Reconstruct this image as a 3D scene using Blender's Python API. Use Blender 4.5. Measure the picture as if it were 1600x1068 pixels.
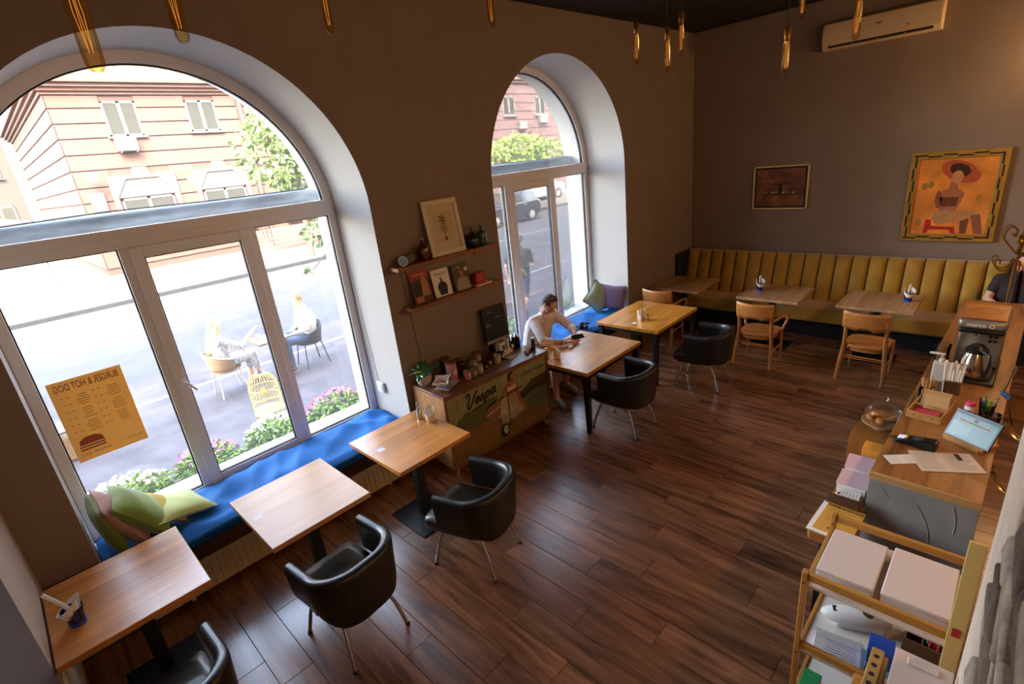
import bpy, bmesh, math, random
from mathutils import Vector, Matrix, Euler
from mathutils.geometry import tessellate_polygon
for o in list(bpy.data.objects): bpy.data.objects.remove(o)
S = bpy.context.scene; C = S.collection
rnd = random.Random(11)
PI = math.pi
# ------------------------------------------------------------------ camera
cam = bpy.data.cameras.new('camera'); camo = bpy.data.objects.new('camera', cam); C.objects.link(camo)
cam.sensor_width = 36.0; cam.lens = 17.9013; cam.clip_start = 0.02; cam.clip_end = 400
_r = Vector((0.68748071, -0.71852453, -0.10532226)); _d = Vector((-0.3153555, -0.16474086, -0.9345648)); _f = Vector((0.65415685, 0.67570922, -0.33984682))
camo.matrix_world = Matrix(((_r.x, -_d.x, -_f.x, 0), (_r.y, -_d.y, -_f.y, 0), (_r.z, -_d.z, -_f.z, 2.95), (0, 0, 0, 1)))
S.camera = camo
# ------------------------------------------------------------------ sky, sun, exposure
W = bpy.data.worlds.new('sky'); S.world = W; W.use_nodes = True
_n = W.node_tree.nodes; _l = W.node_tree.links; _n.clear()
_out = _n.new('ShaderNodeOutputWorld'); _bg = _n.new('ShaderNodeBackground'); _sky = _n.new('ShaderNodeTexSky')
_sky.sky_type = 'NISHITA'; _sky.sun_disc = False; _sky.sun_elevation = math.radians(48); _sky.sun_rotation = math.radians(210)
_sky.air_density = 1.0; _sky.dust_density = 2.5; _sky.ozone_density = 1.0
_bg.inputs[1].default_value = 0.76
_tint = _n.new('ShaderNodeMix'); _tint.data_type = 'RGBA'; _tint.blend_type = 'MULTIPLY'; _tint.inputs[0].default_value = 1.0; _tint.inputs[7].default_value = (1.27, 1.0, .78, 1)
_l.new(_sky.outputs[0], _tint.inputs[6]); _l.new(_tint.outputs[2], _bg.inputs[0]); _l.new(_bg.outputs[0], _out.inputs[0])
sun = bpy.data.lights.new('sun', 'SUN'); sun.energy = .62; sun.angle = math.radians(0.53); sun.color = (1.0, 0.95, 0.86)
suno = bpy.data.objects.new('sun', sun); C.objects.link(suno)
suno.rotation_euler = Vector((0.6, 1.0, -1.25)).to_track_quat('-Z', 'Y').to_euler()
for _x, _z, _w, _h in ((1.162, 2.2, 2.6, 3.6), (5.304, 2.2, 2.63, 3.6)):      # sampling portals in the two window openings (emit nothing)
    _a = bpy.data.lights.new('sky_portal', 'AREA'); _a.shape = 'RECTANGLE'; _a.size = _w; _a.size_y = _h; _a.cycles.is_portal = True
    _o = bpy.data.objects.new('sky_portal', _a); C.objects.link(_o); _o.location = (_x, 5.12, _z)
    _o.rotation_euler = Vector((0, -1, 0)).to_track_quat('-Z', 'Z').to_euler()
vs = S.view_settings; vs.view_transform = 'Standard'; vs.look = 'None'; vs.gamma = 1.0; vs.use_curve_mapping = False
vs.exposure = 3.65
S.cycles.max_bounces = 12; S.cycles.diffuse_bounces = 6; S.cycles.transparent_max_bounces = 24
S.cycles.caustics_reflective = False; S.cycles.caustics_refractive = False; S.cycles.sample_clamp_indirect = 6.0

# ------------------------------------------------------------------ materials
def lin(c):
    if isinstance(c, str):
        c = c.lstrip('#'); c = [int(c[i:i + 2], 16) / 255 for i in (0, 2, 4)]
    return tuple((x / 12.92 if x <= .04045 else ((x + .055) / 1.055) ** 2.4) for x in c)
M = {}
def new_mat(name):
    m = bpy.data.materials.new(name); m.use_nodes = True; nt = m.node_tree
    return m, nt, nt.nodes, nt.links, nt.nodes['Principled BSDF']
def mat(name, col, rough=.6, metal=0, noise=0, nscale=20, bump=0, bscale=60, spec=.5, trans=0, alpha=1, emit=None, estr=0, coat=0, stretch=(1, 1, 1), sheen=0):
    if name in M: return M[name]
    m, nt, n, l, b = new_mat(name); c = lin(col)
    b.inputs['Base Color'].default_value = (*c, 1); b.inputs['Roughness'].default_value = rough; b.inputs['Metallic'].default_value = metal
    b.inputs['Specular IOR Level'].default_value = spec; b.inputs['Transmission Weight'].default_value = trans; b.inputs['Alpha'].default_value = alpha
    b.inputs['Coat Weight'].default_value = coat; b.inputs['Sheen Weight'].default_value = sheen
    if emit: b.inputs['Emission Color'].default_value = (*lin(emit), 1); b.inputs['Emission Strength'].default_value = estr
    if noise or bump:
        tc = n.new('ShaderNodeTexCoord'); mp = n.new('ShaderNodeMapping'); mp.inputs['Scale'].default_value = stretch; l.new(tc.outputs['Object'], mp.inputs[0])
    if noise:
        t = n.new('ShaderNodeTexNoise'); t.inputs['Scale'].default_value = nscale; t.inputs['Detail'].default_value = 4; l.new(mp.outputs[0], t.inputs['Vector'])
        r = n.new('ShaderNodeValToRGB'); r.color_ramp.elements[0].position = .3; r.color_ramp.elements[1].position = .7
        r.color_ramp.elements[0].color = (*[x * (1 - noise) for x in c], 1); r.color_ramp.elements[1].color = (*[min(1, x * (1 + noise)) for x in c], 1)
        l.new(t.outputs['Fac'], r.inputs[0]); l.new(r.outputs[0], b.inputs['Base Color'])
    if bump:
        t = n.new('ShaderNodeTexNoise'); t.inputs['Scale'].default_value = bscale; t.inputs['Detail'].default_value = 3; l.new(mp.outputs[0], t.inputs['Vector'])
        bp = n.new('ShaderNodeBump'); bp.inputs['Strength'].default_value = bump; bp.inputs['Distance'].default_value = .01
        l.new(t.outputs['Fac'], bp.inputs['Height']); l.new(bp.outputs[0], b.inputs['Normal'])
    M[name] = m; return m
def wood(name, c1, c2, axis='x', rough=.4, gscale=9, stave=None, var=0, crack=0, coat=0):
    """grain stretched along an axis; stave=(length,width) gives glued staves; var = tint shift per object"""
    if name in M: return M[name]
    m, nt, n, l, b = new_mat(name)
    tc = n.new('ShaderNodeTexCoord'); oi = n.new('ShaderNodeObjectInfo')
    ad = n.new('ShaderNodeVectorMath'); ad.operation = 'MULTIPLY_ADD'
    l.new(oi.outputs['Random'], ad.inputs[0]); ad.inputs[1].default_value = (37, 23, 11) if var else (0, 0, 0); l.new(tc.outputs['Object'], ad.inputs[2])
    mp = n.new('ShaderNodeMapping'); s = [gscale * 1.0] * 3; s['xyz'.index(axis)] = gscale * .09; mp.inputs['Scale'].default_value = s
    l.new(ad.outputs[0], mp.inputs[0])
    t = n.new('ShaderNodeTexNoise'); t.inputs['Scale'].default_value = 1.6; t.inputs['Detail'].default_value = 7; t.inputs['Roughness'].default_value = .62; t.inputs['Distortion'].default_value = .8
    l.new(mp.outputs[0], t.inputs['Vector'])
    r = n.new('ShaderNodeValToRGB'); r.color_ramp.elements[0].position = .32; r.color_ramp.elements[1].position = .68
    r.color_ramp.elements[0].color = (*lin(c2), 1); r.color_ramp.elements[1].color = (*lin(c1), 1)
    l.new(t.outputs['Fac'], r.inputs[0]); col = r.outputs[0]
    if stave:
        mp2 = n.new('ShaderNodeMapping')
        if axis == 'y': mp2.inputs['Rotation'].default_value = (0, 0, PI / 2)
        if axis == 'z': mp2.inputs['Rotation'].default_value = (0, PI / 2, 0)
        l.new(tc.outputs['Object'], mp2.inputs[0])
        bt = n.new('ShaderNodeTexBrick'); bt.inputs['Scale'].default_value = 1; bt.inputs['Mortar Size'].default_value = .0; bt.inputs['Brick Width'].default_value = stave[0]; bt.inputs['Row Height'].default_value = stave[1]
        bt.inputs['Color1'].default_value = (.72, .72, .72, 1); bt.inputs['Color2'].default_value = (1.12, 1.1, 1.06, 1); bt.offset = .37
        l.new(mp2.outputs[0], bt.inputs['Vector'])
        mx = n.new('ShaderNodeMix'); mx.data_type = 'RGBA'; mx.blend_type = 'MULTIPLY'; mx.inputs[0].default_value = .8
        l.new(col, mx.inputs[6]); l.new(bt.outputs['Color'], mx.inputs[7]); col = mx.outputs[2]
    if crack:
        mp3 = n.new('ShaderNodeMapping'); s = [7.] * 3; s['xyz'.index(axis)] = .9; mp3.inputs['Scale'].default_value = s; l.new(ad.outputs[0], mp3.inputs[0])
        t3 = n.new('ShaderNodeTexNoise'); t3.inputs['Scale'].default_value = 1; t3.inputs['Detail'].default_value = 5; t3.inputs['Distortion'].default_value = 1.5; l.new(mp3.outputs[0], t3.inputs['Vector'])
        r3 = n.new('ShaderNodeValToRGB'); r3.color_ramp.elements[0].position = .33; r3.color_ramp.elements[1].position = .47
        r3.color_ramp.elements[0].color = (1 - crack,) * 3 + (1,); r3.color_ramp.elements[1].color = (1, 1, 1, 1); l.new(t3.outputs['Fac'], r3.inputs[0])
        mx = n.new('ShaderNodeMix'); mx.data_type = 'RGBA'; mx.blend_type = 'MULTIPLY'; mx.inputs[0].default_value = 1
        l.new(col, mx.inputs[6]); l.new(r3.outputs[0], mx.inputs[7]); col = mx.outputs[2]
    if var:
        hs = n.new('ShaderNodeHueSaturation'); mr = n.new('ShaderNodeMapRange'); mr.inputs[3].default_value = 1 - var; mr.inputs[4].default_value = 1 + var
        l.new(oi.outputs['Random'], mr.inputs[0]); l.new(mr.outputs[0], hs.inputs['Value']); l.new(col, hs.inputs['Color']); col = hs.outputs[0]
    l.new(col, b.inputs['Base Color']); b.inputs['Roughness'].default_value = rough; b.inputs['Coat Weight'].default_value = coat; b.inputs['Coat Roughness'].default_value = .25
    bp = n.new('ShaderNodeBump'); bp.inputs['Strength'].default_value = .12; bp.inputs['Distance'].default_value = .004
    l.new(t.outputs['Fac'], bp.inputs['Height']); l.new(bp.outputs[0], b.inputs['Normal'])
    M[name] = m; return m
def glass(name, tint=(1, 1, 1), refl=1.0, haze=0.0):
    """thin clear pane: straight-through light, fresnel mirror, an optional translucent haze that washes out the view"""
    if name in M: return M[name]
    m, nt, n, l, b = new_mat(name); n.remove(b); out = n['Material Output']
    tr = n.new('ShaderNodeBsdfTransparent'); tr.inputs[0].default_value = (*tint, 1)
    gl = n.new('ShaderNodeBsdfGlossy'); gl.inputs['Roughness'].default_value = .02
    fr = n.new('ShaderNodeFresnel'); fr.inputs[0].default_value = 1.45
    mu = n.new('ShaderNodeMath'); mu.operation = 'MULTIPLY'; mu.inputs[1].default_value = refl; l.new(fr.outputs[0], mu.inputs[0])
    mx = n.new('ShaderNodeMixShader'); l.new(mu.outputs[0], mx.inputs[0]); l.new(tr.outputs[0], mx.inputs[1]); l.new(gl.outputs[0], mx.inputs[2]); res = mx.outputs[0]
    if haze:
        df = n.new('ShaderNodeBsdfTranslucent'); df.inputs[0].default_value = (.9, .9, .9, 1)  # translucent share added to imitate the bright veil over the view outside
        m2 = n.new('ShaderNodeMixShader'); m2.inputs[0].default_value = haze; l.new(res, m2.inputs[1]); l.new(df.outputs[0], m2.inputs[2]); res = m2.outputs[0]
    l.new(res, out.inputs[0]); M[name] = m; return m

# ------------------------------------------------------------------ mesh helpers
def V(*a): return Vector(a)
class MB:
    def __init__(s): s.v = []; s.f = []; s.m = []; s.cur = 0
    def add(s, vs, fs):
        o = len(s.v); s.v += [tuple(p) for p in vs]; s.f += [tuple(i + o for i in f) for f in fs]; s.m += [s.cur] * len(fs); return s
    def slot(s, i): s.cur = i; return s
    def box(s, x0, x1, y0, y1, z0, z1, M4=None):
        vs = [V(x, y, z) for z in (z0, z1) for y in (y0, y1) for x in (x0, x1)]
        if M4: vs = [M4 @ p for p in vs]
        return s.add(vs, [(0, 2, 3, 1), (4, 5, 7, 6), (0, 1, 5, 4), (2, 6, 7, 3), (0, 4, 6, 2), (1, 3, 7, 5)])
    def obox(s, c, size, rot=(0, 0, 0)):
        m = Matrix.Translation(c) @ Euler(rot).to_matrix().to_4x4(); a, b, d = [q / 2 for q in size]
        return s.box(-a, a, -b, b, -d, d, m)
    def ring(s, c, ax, r, n, ref=None):
        ax = Vector(ax).normalized(); ref = ref or (V(0, 0, 1) if abs(ax.z) < .9 else V(1, 0, 0))
        u = ax.cross(ref).normalized(); w = ax.cross(u)
        return [Vector(c) + u * (r * math.cos(2 * PI * i / n)) + w * (r * math.sin(2 * PI * i / n)) for i in range(n)]
    def cyl(s, a, b, ra, rb=None, n=16, cap=True):
        a = Vector(a); b = Vector(b); rb = ra if rb is None else rb; ax = b - a
        vs = s.ring(a, ax, ra, n) + s.ring(b, ax, rb, n)
        fs = [(i, i + n, (i + 1) % n + n, (i + 1) % n) for i in range(n)]
        if cap: fs += [tuple(range(n)), tuple(range(2 * n - 1, n - 1, -1))]
        return s.add(vs, fs)
    def tube(s, pts, r, n=8, closed=False, cap=True):
        pts = [Vector(p) for p in pts]; k = len(pts); rr = r if isinstance(r, (list, tuple)) else [r] * k; vs = []; u = None
        for i, p in enumerate(pts):
            if closed: t = pts[(i + 1) % k] - pts[i - 1]
            else: t = pts[min(i + 1, k - 1)] - pts[max(i - 1, 0)]
            t.normalize()
            if u is None: u = t.cross(V(0, 0, 1) if abs(t.z) < .9 else V(1, 0, 0)).normalized()
            else: u = (u - t * u.dot(t)).normalized()
            w = t.cross(u); vs += [p + (u * math.cos(2 * PI * j / n) + w * math.sin(2 * PI * j / n)) * rr[i] for j in range(n)]
        fs = []
        for i in range(k if closed else k - 1):
            a = i * n; b = ((i + 1) % k) * n
            fs += [(a + j, a + (j + 1) % n, b + (j + 1) % n, b + j) for j in range(n)]
        if cap and not closed: fs += [tuple(range(n - 1, -1, -1)), tuple(range((k - 1) * n, k * n))]
        return s.add(vs, fs)
    def lathe(s, prof, c=(0, 0, 0), n=24, M4=None):
        vs = []; fs = []; idx = []
        for r, z in prof:
            if r < 1e-6: idx.append([len(vs)]); vs.append(V(c[0], c[1], c[2] + z))
            else:
                idx.append(list(range(len(vs), len(vs) + n)))
                vs += [V(c[0] + r * math.cos(2 * PI * i / n), c[1] + r * math.sin(2 * PI * i / n), c[2] + z) for i in range(n)]
        for a, b in zip(idx, idx[1:]):
            for i in range(n):
                j = (i + 1) % n
                if len(a) == 1 and len(b) == 1: continue
                if len(a) == 1: fs.append((a[0], b[j], b[i]))
                elif len(b) == 1: fs.append((a[i], a[j], b[0]))
                else: fs.append((a[i], a[j], b[j], b[i]))
        if M4: vs = [M4 @ p for p in vs]
        return s.add(vs, fs)
    def sph(s, c, r, n=14, m=9, M4=None):
        r = r if isinstance(r, (tuple, list)) else (r, r, r); o = len(s.v)
        s.lathe([(math.sin(PI * i / m), -math.cos(PI * i / m)) for i in range(m + 1)], n=n)
        for i in range(o, len(s.v)):
            p = V(*s.v[i]); p = V(p.x * r[0], p.y * r[1], p.z * r[2])
            if M4: p = M4 @ p
            s.v[i] = tuple(p + Vector(c))
        return s
    def cap(s, a, b, ra, rb, n=12):
        """tapered capsule"""
        a = Vector(a); b = Vector(b); ax = (b - a); L = ax.length
        q = V(0, 0, 1).rotation_difference(ax) if L > 1e-6 else None
        pr = [(ra * math.cos(t), ra * math.sin(t)) for t in [-PI / 2 + i * PI / 8 for i in range(5)]]
        pr += [(rb * math.cos(t), L + rb * math.sin(t)) for t in [i * PI / 8 for i in range(5)]]
        pr[0] = (0, -ra); pr[-1] = (0, L + rb)
        m = Matrix.Translation(a) @ (q.to_matrix().to_4x4() if q else Matrix())
        return s.lathe(pr, n=n, M4=m)
    def prism(s, poly, fn, a, b):
        """extrude a 2-D polygon: fn(u,v,w) -> point; w runs a..b"""
        n = len(poly); vs = [fn(u, v, a) for u, v in poly] + [fn(u, v, b) for u, v in poly]
        o = len(s.v); fs = [(i, (i + 1) % n, (i + 1) % n + n, i + n) for i in range(n)]
        tri = tessellate_polygon([[V(u, v, 0) for u, v in poly]])
        fs += [tuple(t) for t in tri] + [tuple(i + n for i in reversed(t)) for t in tri]
        return s.add(vs, fs)
    def grid(s, fn, nu, nv, cu=False, cv=False):
        vs = [fn(i / (nu if cu else nu - 1), j / (nv if cv else nv - 1)) for i in range(nu) for j in range(nv)]
        fs = [(i * nv + j, ((i + 1) % nu) * nv + j, ((i + 1) % nu) * nv + (j + 1) % nv, i * nv + (j + 1) % nv) for i in range(nu if cu else nu - 1) for j in range(nv if cv else nv - 1)]
        return s.add(vs, fs)
    def mesh(s, name):
        me = bpy.data.meshes.new(name); me.from_pydata(s.v, [], s.f)
        if any(s.m): me.polygons.foreach_set('material_index', s.m)
        bm = bmesh.new(); bm.from_mesh(me); bmesh.ops.recalc_face_normals(bm, faces=bm.faces); bm.to_mesh(me); bm.free(); return me
    def build(s, name, mats, parent=None, smooth=40, bevel=0, seg=2, loc=None, rot=None, sub=0, solid=0):
        me = s.mesh(name); o = bpy.data.objects.new(name, me); C.objects.link(o)
        for m in (mats if isinstance(mats, (list, tuple)) else [mats]): me.materials.append(m)
        if smooth: me.shade_smooth(); me.set_sharp_from_angle(angle=math.radians(smooth))
        if parent: o.parent = parent
        if loc is not None: o.location = loc
        if rot is not None: o.rotation_euler = rot
        if solid: k = o.modifiers.new('solid', 'SOLIDIFY'); k.thickness = solid; k.offset = 0
        if sub: k = o.modifiers.new('sub', 'SUBSURF'); k.levels = sub; k.render_levels = sub
        if bevel:
            k = o.modifiers.new('bevel', 'BEVEL'); k.width = bevel; k.segments = seg; k.limit_method = 'ANGLE'; k.angle_limit = math.radians(40)
        return o
def tag(o, label, cat, group=None, kind=None):
    o['label'] = label; o['category'] = cat
    if group: o['group'] = group
    if kind: o['kind'] = kind
    return o
def thing(name, label, cat, loc=(0, 0, 0), rz=0, group=None, kind=None):
    o = bpy.data.objects.new(name, None); C.objects.link(o); o.location = loc; o.rotation_euler = (0, 0, rz); o.empty_display_size = .1
    return tag(o, label, cat, group, kind)
def struct(o, label=None, cat=None):
    o['kind'] = 'structure'
    if label: o['label'] = label
    if cat: o['category'] = cat
    return o
def setting(name, label, cat, loc=(0, 0, 0)):
    return struct(thing(name, label, cat, loc))
def dup(o, loc=None, rz=None, label=None, parent=None):
    r = o.copy(); C.objects.link(r)
    if parent is not None: r.parent = parent
    if loc is not None: r.location = loc
    if rz is not None: r.rotation_euler = (r.rotation_euler.x, r.rotation_euler.y, rz)
    if label: r['label'] = label
    for ch in list(o.children): dup(ch, parent=r)
    return r
def remesh(o, vox, smooth=6):
    k = o.modifiers.new('remesh', 'REMESH'); k.mode = 'VOXEL'; k.voxel_size = vox; k.use_smooth_shade = True
    k = o.modifiers.new('smooth', 'SMOOTH'); k.factor = .5; k.iterations = smooth
    return o
def bez(p0, p1, p2, n=10):
    p0, p1, p2 = Vector(p0), Vector(p1), Vector(p2)
    return [p0 * (1 - t) ** 2 + p1 * 2 * t * (1 - t) + p2 * t * t for t in [i / (n - 1) for i in range(n)]]
def spline(pts, n=6):
    pts = [Vector(p) for p in pts]; out = []
    for i in range(len(pts) - 1):
        a = pts[max(i - 1, 0)]; b = pts[i]; c = pts[i + 1]; d = pts[min(i + 2, len(pts) - 1)]
        for k in range(n):
            t = k / n; out.append(.5 * ((2 * b) + (c - a) * t + (2 * a - 5 * b + 4 * c - d) * t * t + (3 * b - a - 3 * c + d) * t ** 3))
    return out + [pts[-1]]
def text(body, size, m, parent, name='lettering', M4=None, shear=0, depth=.0008, align='CENTER', bold=0, spacing=1):
    cu = bpy.data.curves.new(name, 'FONT'); cu.body = body; cu.size = size; cu.extrude = depth; cu.shear = shear; cu.align_x = align; cu.offset = bold; cu.space_character = spacing; cu.resolution_u = 3
    t = bpy.data.objects.new('tmp', cu); C.objects.link(t); bpy.context.view_layer.update()
    me = bpy.data.meshes.new_from_object(t.evaluated_get(bpy.context.evaluated_depsgraph_get())); bpy.data.objects.remove(t); bpy.data.curves.remove(cu)
    if M4: me.transform(M4)
    me.materials.clear(); me.materials.append(m); me.name = name
    o = bpy.data.objects.new(name, me); C.objects.link(o); o.parent = parent; return o
def frame_M(o, xdir, ydir):
    """matrix whose local x,y axes lie along xdir,ydir with origin o"""
    x = Vector(xdir).normalized(); y = Vector(ydir).normalized(); z = x.cross(y)
    return Matrix(((x.x, y.x, z.x, o[0]), (x.y, y.y, z.y, o[1]), (x.z, y.z, z.z, o[2]), (0, 0, 0, 1)))
# ================================================================== SETTING
XL, XB, YW, YO, ZC = -.44, 8.75, 4.15, 5.2, 4.46      # near wall, back wall, window wall (inside / outside), ceiling
YR = -3.2
ARCH = ((1.162, 2.66, 1.30), (5.304, 2.70, 1.315)); ZN = .40
plaster = mat('taupe_plaster', '#86766b', .75, noise=.05, nscale=3, bump=.05, bscale=90)
white_plaster = mat('white_plaster', '#c9c6c3', .7, bump=.04, bscale=70)
black_paint = mat('black_paint', '#15110f', .8)
pvc = mat('white_pvc', '#e9e6e3', .35)
steel_black = mat('black_steel', '#0e0e10', .45)
chrome = mat('chrome', '#c9c5c0', .18, metal=1)
gasket = mat('black_gasket', '#101012', .6)
pane_m = glass('window_glass', (.97, .98, .98), .8, .010)
def arch_loop(c, zc, r, z0, n=40):
    return [(c + r, z0), (c + r, zc)] + [(c + r * math.cos(PI * i / n), zc + r * math.sin(PI * i / n)) for i in range(1, n)] + [(c - r, zc), (c - r, z0)]
# --- window wall with its two arched openings
wl = setting('wall_left', 'taupe plaster wall pierced by two tall arched windows', 'wall')
loops = [[(XL - .3, 0), (XB + .3, 0), (XB + .3, ZC + .3), (XL - .3, ZC + .3)]] + [arch_loop(c, zc, r, ZN) for c, zc, r in ARCH]
for y, nm, mm in ((YW, 'inner_face', plaster), (YO, 'outer_face', mat('outer_render', '#b9aa9c', .85, noise=.08, nscale=2))):
    vs = [V(x, y, z) for lp in loops for x, z in lp]; tri = tessellate_polygon([[V(x, z, 0) for x, z in lp] for lp in loops])
    MB().add(vs, [tuple(t) for t in tri]).build(nm, mm, wl, smooth=0)
for c, zc, r in ARCH:
    lp = arch_loop(c, zc, r, ZN); n = len(lp)
    rb = MB().add([V(x, y, z) for y in (YW - .001, YO + .001) for x, z in lp], [(i, (i + 1) % n, (i + 1) % n + n, i + n) for i in range(n)]).build('window_reveal', white_plaster, wl, smooth=30)
    rb['label'] = 'white plastered reveal of the arched opening'
# --- the rest of the shell
struct(MB().box(XB, XB + .2, YR, YW, 0, ZC).build('wall_back', plaster, smooth=0), 'taupe plaster back wall behind the mustard banquette', 'wall')
struct(MB().box(XL - .2, XL, YR, YW, 0, ZC).build('wall_near', mat('lit_taupe_plaster', '#bfb1a2', .75, bump=.05, bscale=90), smooth=0), 'taupe plaster end wall beside the nearest window table', 'wall')  # taupe paint lightened here, window light put into the base colour
struct(MB().box(XL - .2, XB + .2, YR - .2, YR, 0, ZC).build('wall_right', plaster, smooth=0), 'taupe plaster wall behind the bar', 'wall')
struct(MB().box(XL - .2, XB + .2, YR - .2, YO, ZC, ZC + .15).build('ceiling', black_paint, smooth=0), 'black painted ceiling', 'ceiling')
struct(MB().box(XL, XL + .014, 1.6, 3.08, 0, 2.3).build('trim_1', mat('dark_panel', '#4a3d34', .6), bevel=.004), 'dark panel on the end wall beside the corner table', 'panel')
# --- floor: boards running from the windows to the bar
fl = setting('floor', 'dark brown wood plank floor', 'floor')
MB().box(XL - .2, XB + .2, YR - .2, YW + .1, -.12, -.006).build('subfloor', mat('joint_dark', '#1c110b', .9), fl, smooth=0)
plank_m = wood('plank_walnut', '#9e6a47', '#5a3724', 'y', .25, 8, var=.2, crack=.5, coat=.6)
PWD = .21; plank_meshes = {}
def plank(x, y0, y1):
    L = round(y1 - y0, 3); k = L
    if k not in plank_meshes:
        b = MB(); w = PWD / 2 - .0012; h = L / 2 - .0012; e = .0018
        b.add([V(-w, -h, -.006), V(w, -h, -.006), V(w, h, -.006), V(-w, h, -.006), V(-w, -h, -e), V(w, -h, -e), V(w, h, -e), V(-w, h, -e),
               V(-w + e, -h + e, 0), V(w - e, -h + e, 0), V(w - e, h - e, 0), V(-w + e, h - e, 0)],
              [(0, 1, 5, 4), (1, 2, 6, 5), (2, 3, 7, 6), (3, 0, 4, 7), (4, 5, 9, 8), (5, 6, 10, 9), (6, 7, 11, 10), (7, 4, 8, 11), (8, 9, 10, 11)])
        me = b.mesh('plank'); me.materials.append(plank_m); plank_meshes[k] = me
    o = bpy.data.objects.new('plank', plank_meshes[k]); C.objects.link(o); o.parent = fl; o.location = (x, (y0 + y1) / 2, 0); return o
i = 0; x = .415 - PWD / 2 - 4 * PWD; LEN = 1.29; hidden = MB()
while x < XB + .1:
    off = [0, .52, .9, .26, .7][i % 5] * LEN + rnd.choice((0, .06, .12)); y = YW - .02
    first = round(off, 3) if off > .2 else LEN
    while y > YR:
        L = min(first if first else LEN, y - YR); first = None
        if L < .06: break
        if y > -.6: plank(x, round(y - L, 3), y)
        else: hidden.box(x - PWD / 2 + .001, x + PWD / 2 - .001, y - L + .001, y - .001, -.006, 0)
        y = round(y - L, 3)
    x += PWD; i += 1
hb = hidden.build('plank_rest', plank_m, fl, smooth=0); hb['kind'] = 'stuff'
# --- arched plastic windows
def window(name, c, zc, r, label):
    w = setting(name, label, 'window', (c, 0, 0)); y0, y1 = 4.80, 4.875
    zt0, zt1, zb = 2.61, 2.755, ZN + .05
    def B(nm, *a, m=pvc, bev=.006): return MB().box(*a).build(nm, m, w, bevel=bev)
    rr = r - .001; n = 44
    poly = lambda ra: [(ra * math.cos(t), zc + ra * math.sin(t)) for t in [math.asin((zt1 - zc) / ra) + (PI - 2 * math.asin((zt1 - zc) / ra)) * i / n for i in range(n + 1)]]
    a, b_ = poly(rr), poly(rr - .085)
    MB().prism(a + b_[::-1], lambda u, v, q: V(u, q, v), y0, y1).build('arch_frame', pvc, w, smooth=25)
    MB().prism(poly(rr - .082) + [], lambda u, v, q: V(u, q, v), y0 + .035, y0 + .041).build('arch_pane', pane_m, w, smooth=0)
    g1, g2 = poly(rr - .083), poly(rr - .094)
    MB().prism(g1 + g2[::-1], lambda u, v, q: V(u, q, v), y0 + .02, y0 + .05).build('gasket', gasket, w, smooth=25)
    B('transom', -rr + .003, rr - .003, y0 - .004, y1, zt0, zt1); B('transom_trim', -rr + .01, rr - .01, y0 - .016, y0 + .004, zt0 + .062, zt0 + .075, bev=.003)
    B('jamb', -rr, -rr + .075, y0, y1, zb, zt0); B('jamb', rr - .075, rr, y0, y1, zb, zt0); B('bottom_rail', -rr + .075, rr - .075, y0, y1, zb, zb + .06)
    B('mullion', -.485, -.41, y0 - .004, y1, zb + .06, zt0); B('mullion', .445, .52, y0 - .004, y1, zb + .06, zt0)
    for x0, x1 in ((-rr + .075, -.485), (.52, rr - .075)):
        MB().box(x0 - .004, x1 + .004, y0 + .035, y0 + .041, zb + .056, zt0 + .004).build('pane', pane_m, w, smooth=0)
        gk = MB()
        for q in ((x0, x0 + .009, zb + .06, zt0), (x1 - .009, x1, zb + .06, zt0), (x0, x1, zb + .06, zb + .069), (x0, x1, zt0 - .009, zt0)): gk.box(q[0], q[1], y0 + .022, y0 + .052, q[2], q[3])
        gk.build('gasket', gasket, w, smooth=0)
    s = bpy.data.objects.new('sash', None)                             # the opening leaf
    x0, x1, z0, z1, t = -.425, .46, zb + .035, zt0 - .0, .085
    ring = MB()
    for q in ((x0, x0 + t, z0, z1), (x1 - t, x1, z0, z1), (x0 + t, x1 - t, z0, z0 + t), (x0 + t, x1 - t, z1 - t, z1)): ring.box(q[0], q[1], y0 - .03, y0 + .03, q[2], q[3])
    s = ring.build('sash', pvc, w, bevel=.006)
    MB().box(x0 + t - .004, x1 - t + .004, y0 + .0, y0 + .006, z0 + t - .004, z1 - t + .004).build('pane', pane_m, s, smooth=0)
    gk = MB(); a0, a1, c0, c1 = x0 + t, x1 - t, z0 + t, z1 - t
    for q in ((a0, a0 + .009, c0, c1), (a1 - .009, a1, c0, c1), (a0, a1, c0, c0 + .009), (a0, a1, c1 - .009, c1)): gk.box(q[0], q[1], y0 - .012, y0 + .02, q[2], q[3])
    gk.build('gasket', gasket, s, smooth=0)
    h = MB().box(-.014, .014, -.012, 0, -.035, .035).cyl((0, -.012, 0), (0, -.045, 0), .010, n=12)
    h.tube([(0, -.045, 0), (.03, -.05, -.03), (.075, -.05, -.1)], [.011, .011, .008], 10).build('handle', mat('handle_white', '#f2f0ee', .3), s, loc=(x0 + .043, y0 - .03, 1.50))
    MB().cyl((x1 + .012, y0 - .028, z0 + .05), (x1 + .012, y0 - .028, z0 + .13), .009, n=10).build('hinge', pvc, s)
    MB().box(-rr + .01, rr - .01, y1, YO + .025, ZN + .002, zb - .004).build('outer_sill', mat('sill_metal', '#a09e9b', .5, spec=.2), w, bevel=.004)
    return w
window('window_1', *ARCH[0], 'large arched white window with pink and white petunias outside')
window('window_2', *ARCH[1], 'arched white window behind the seated reader, parked cars outside')

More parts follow.
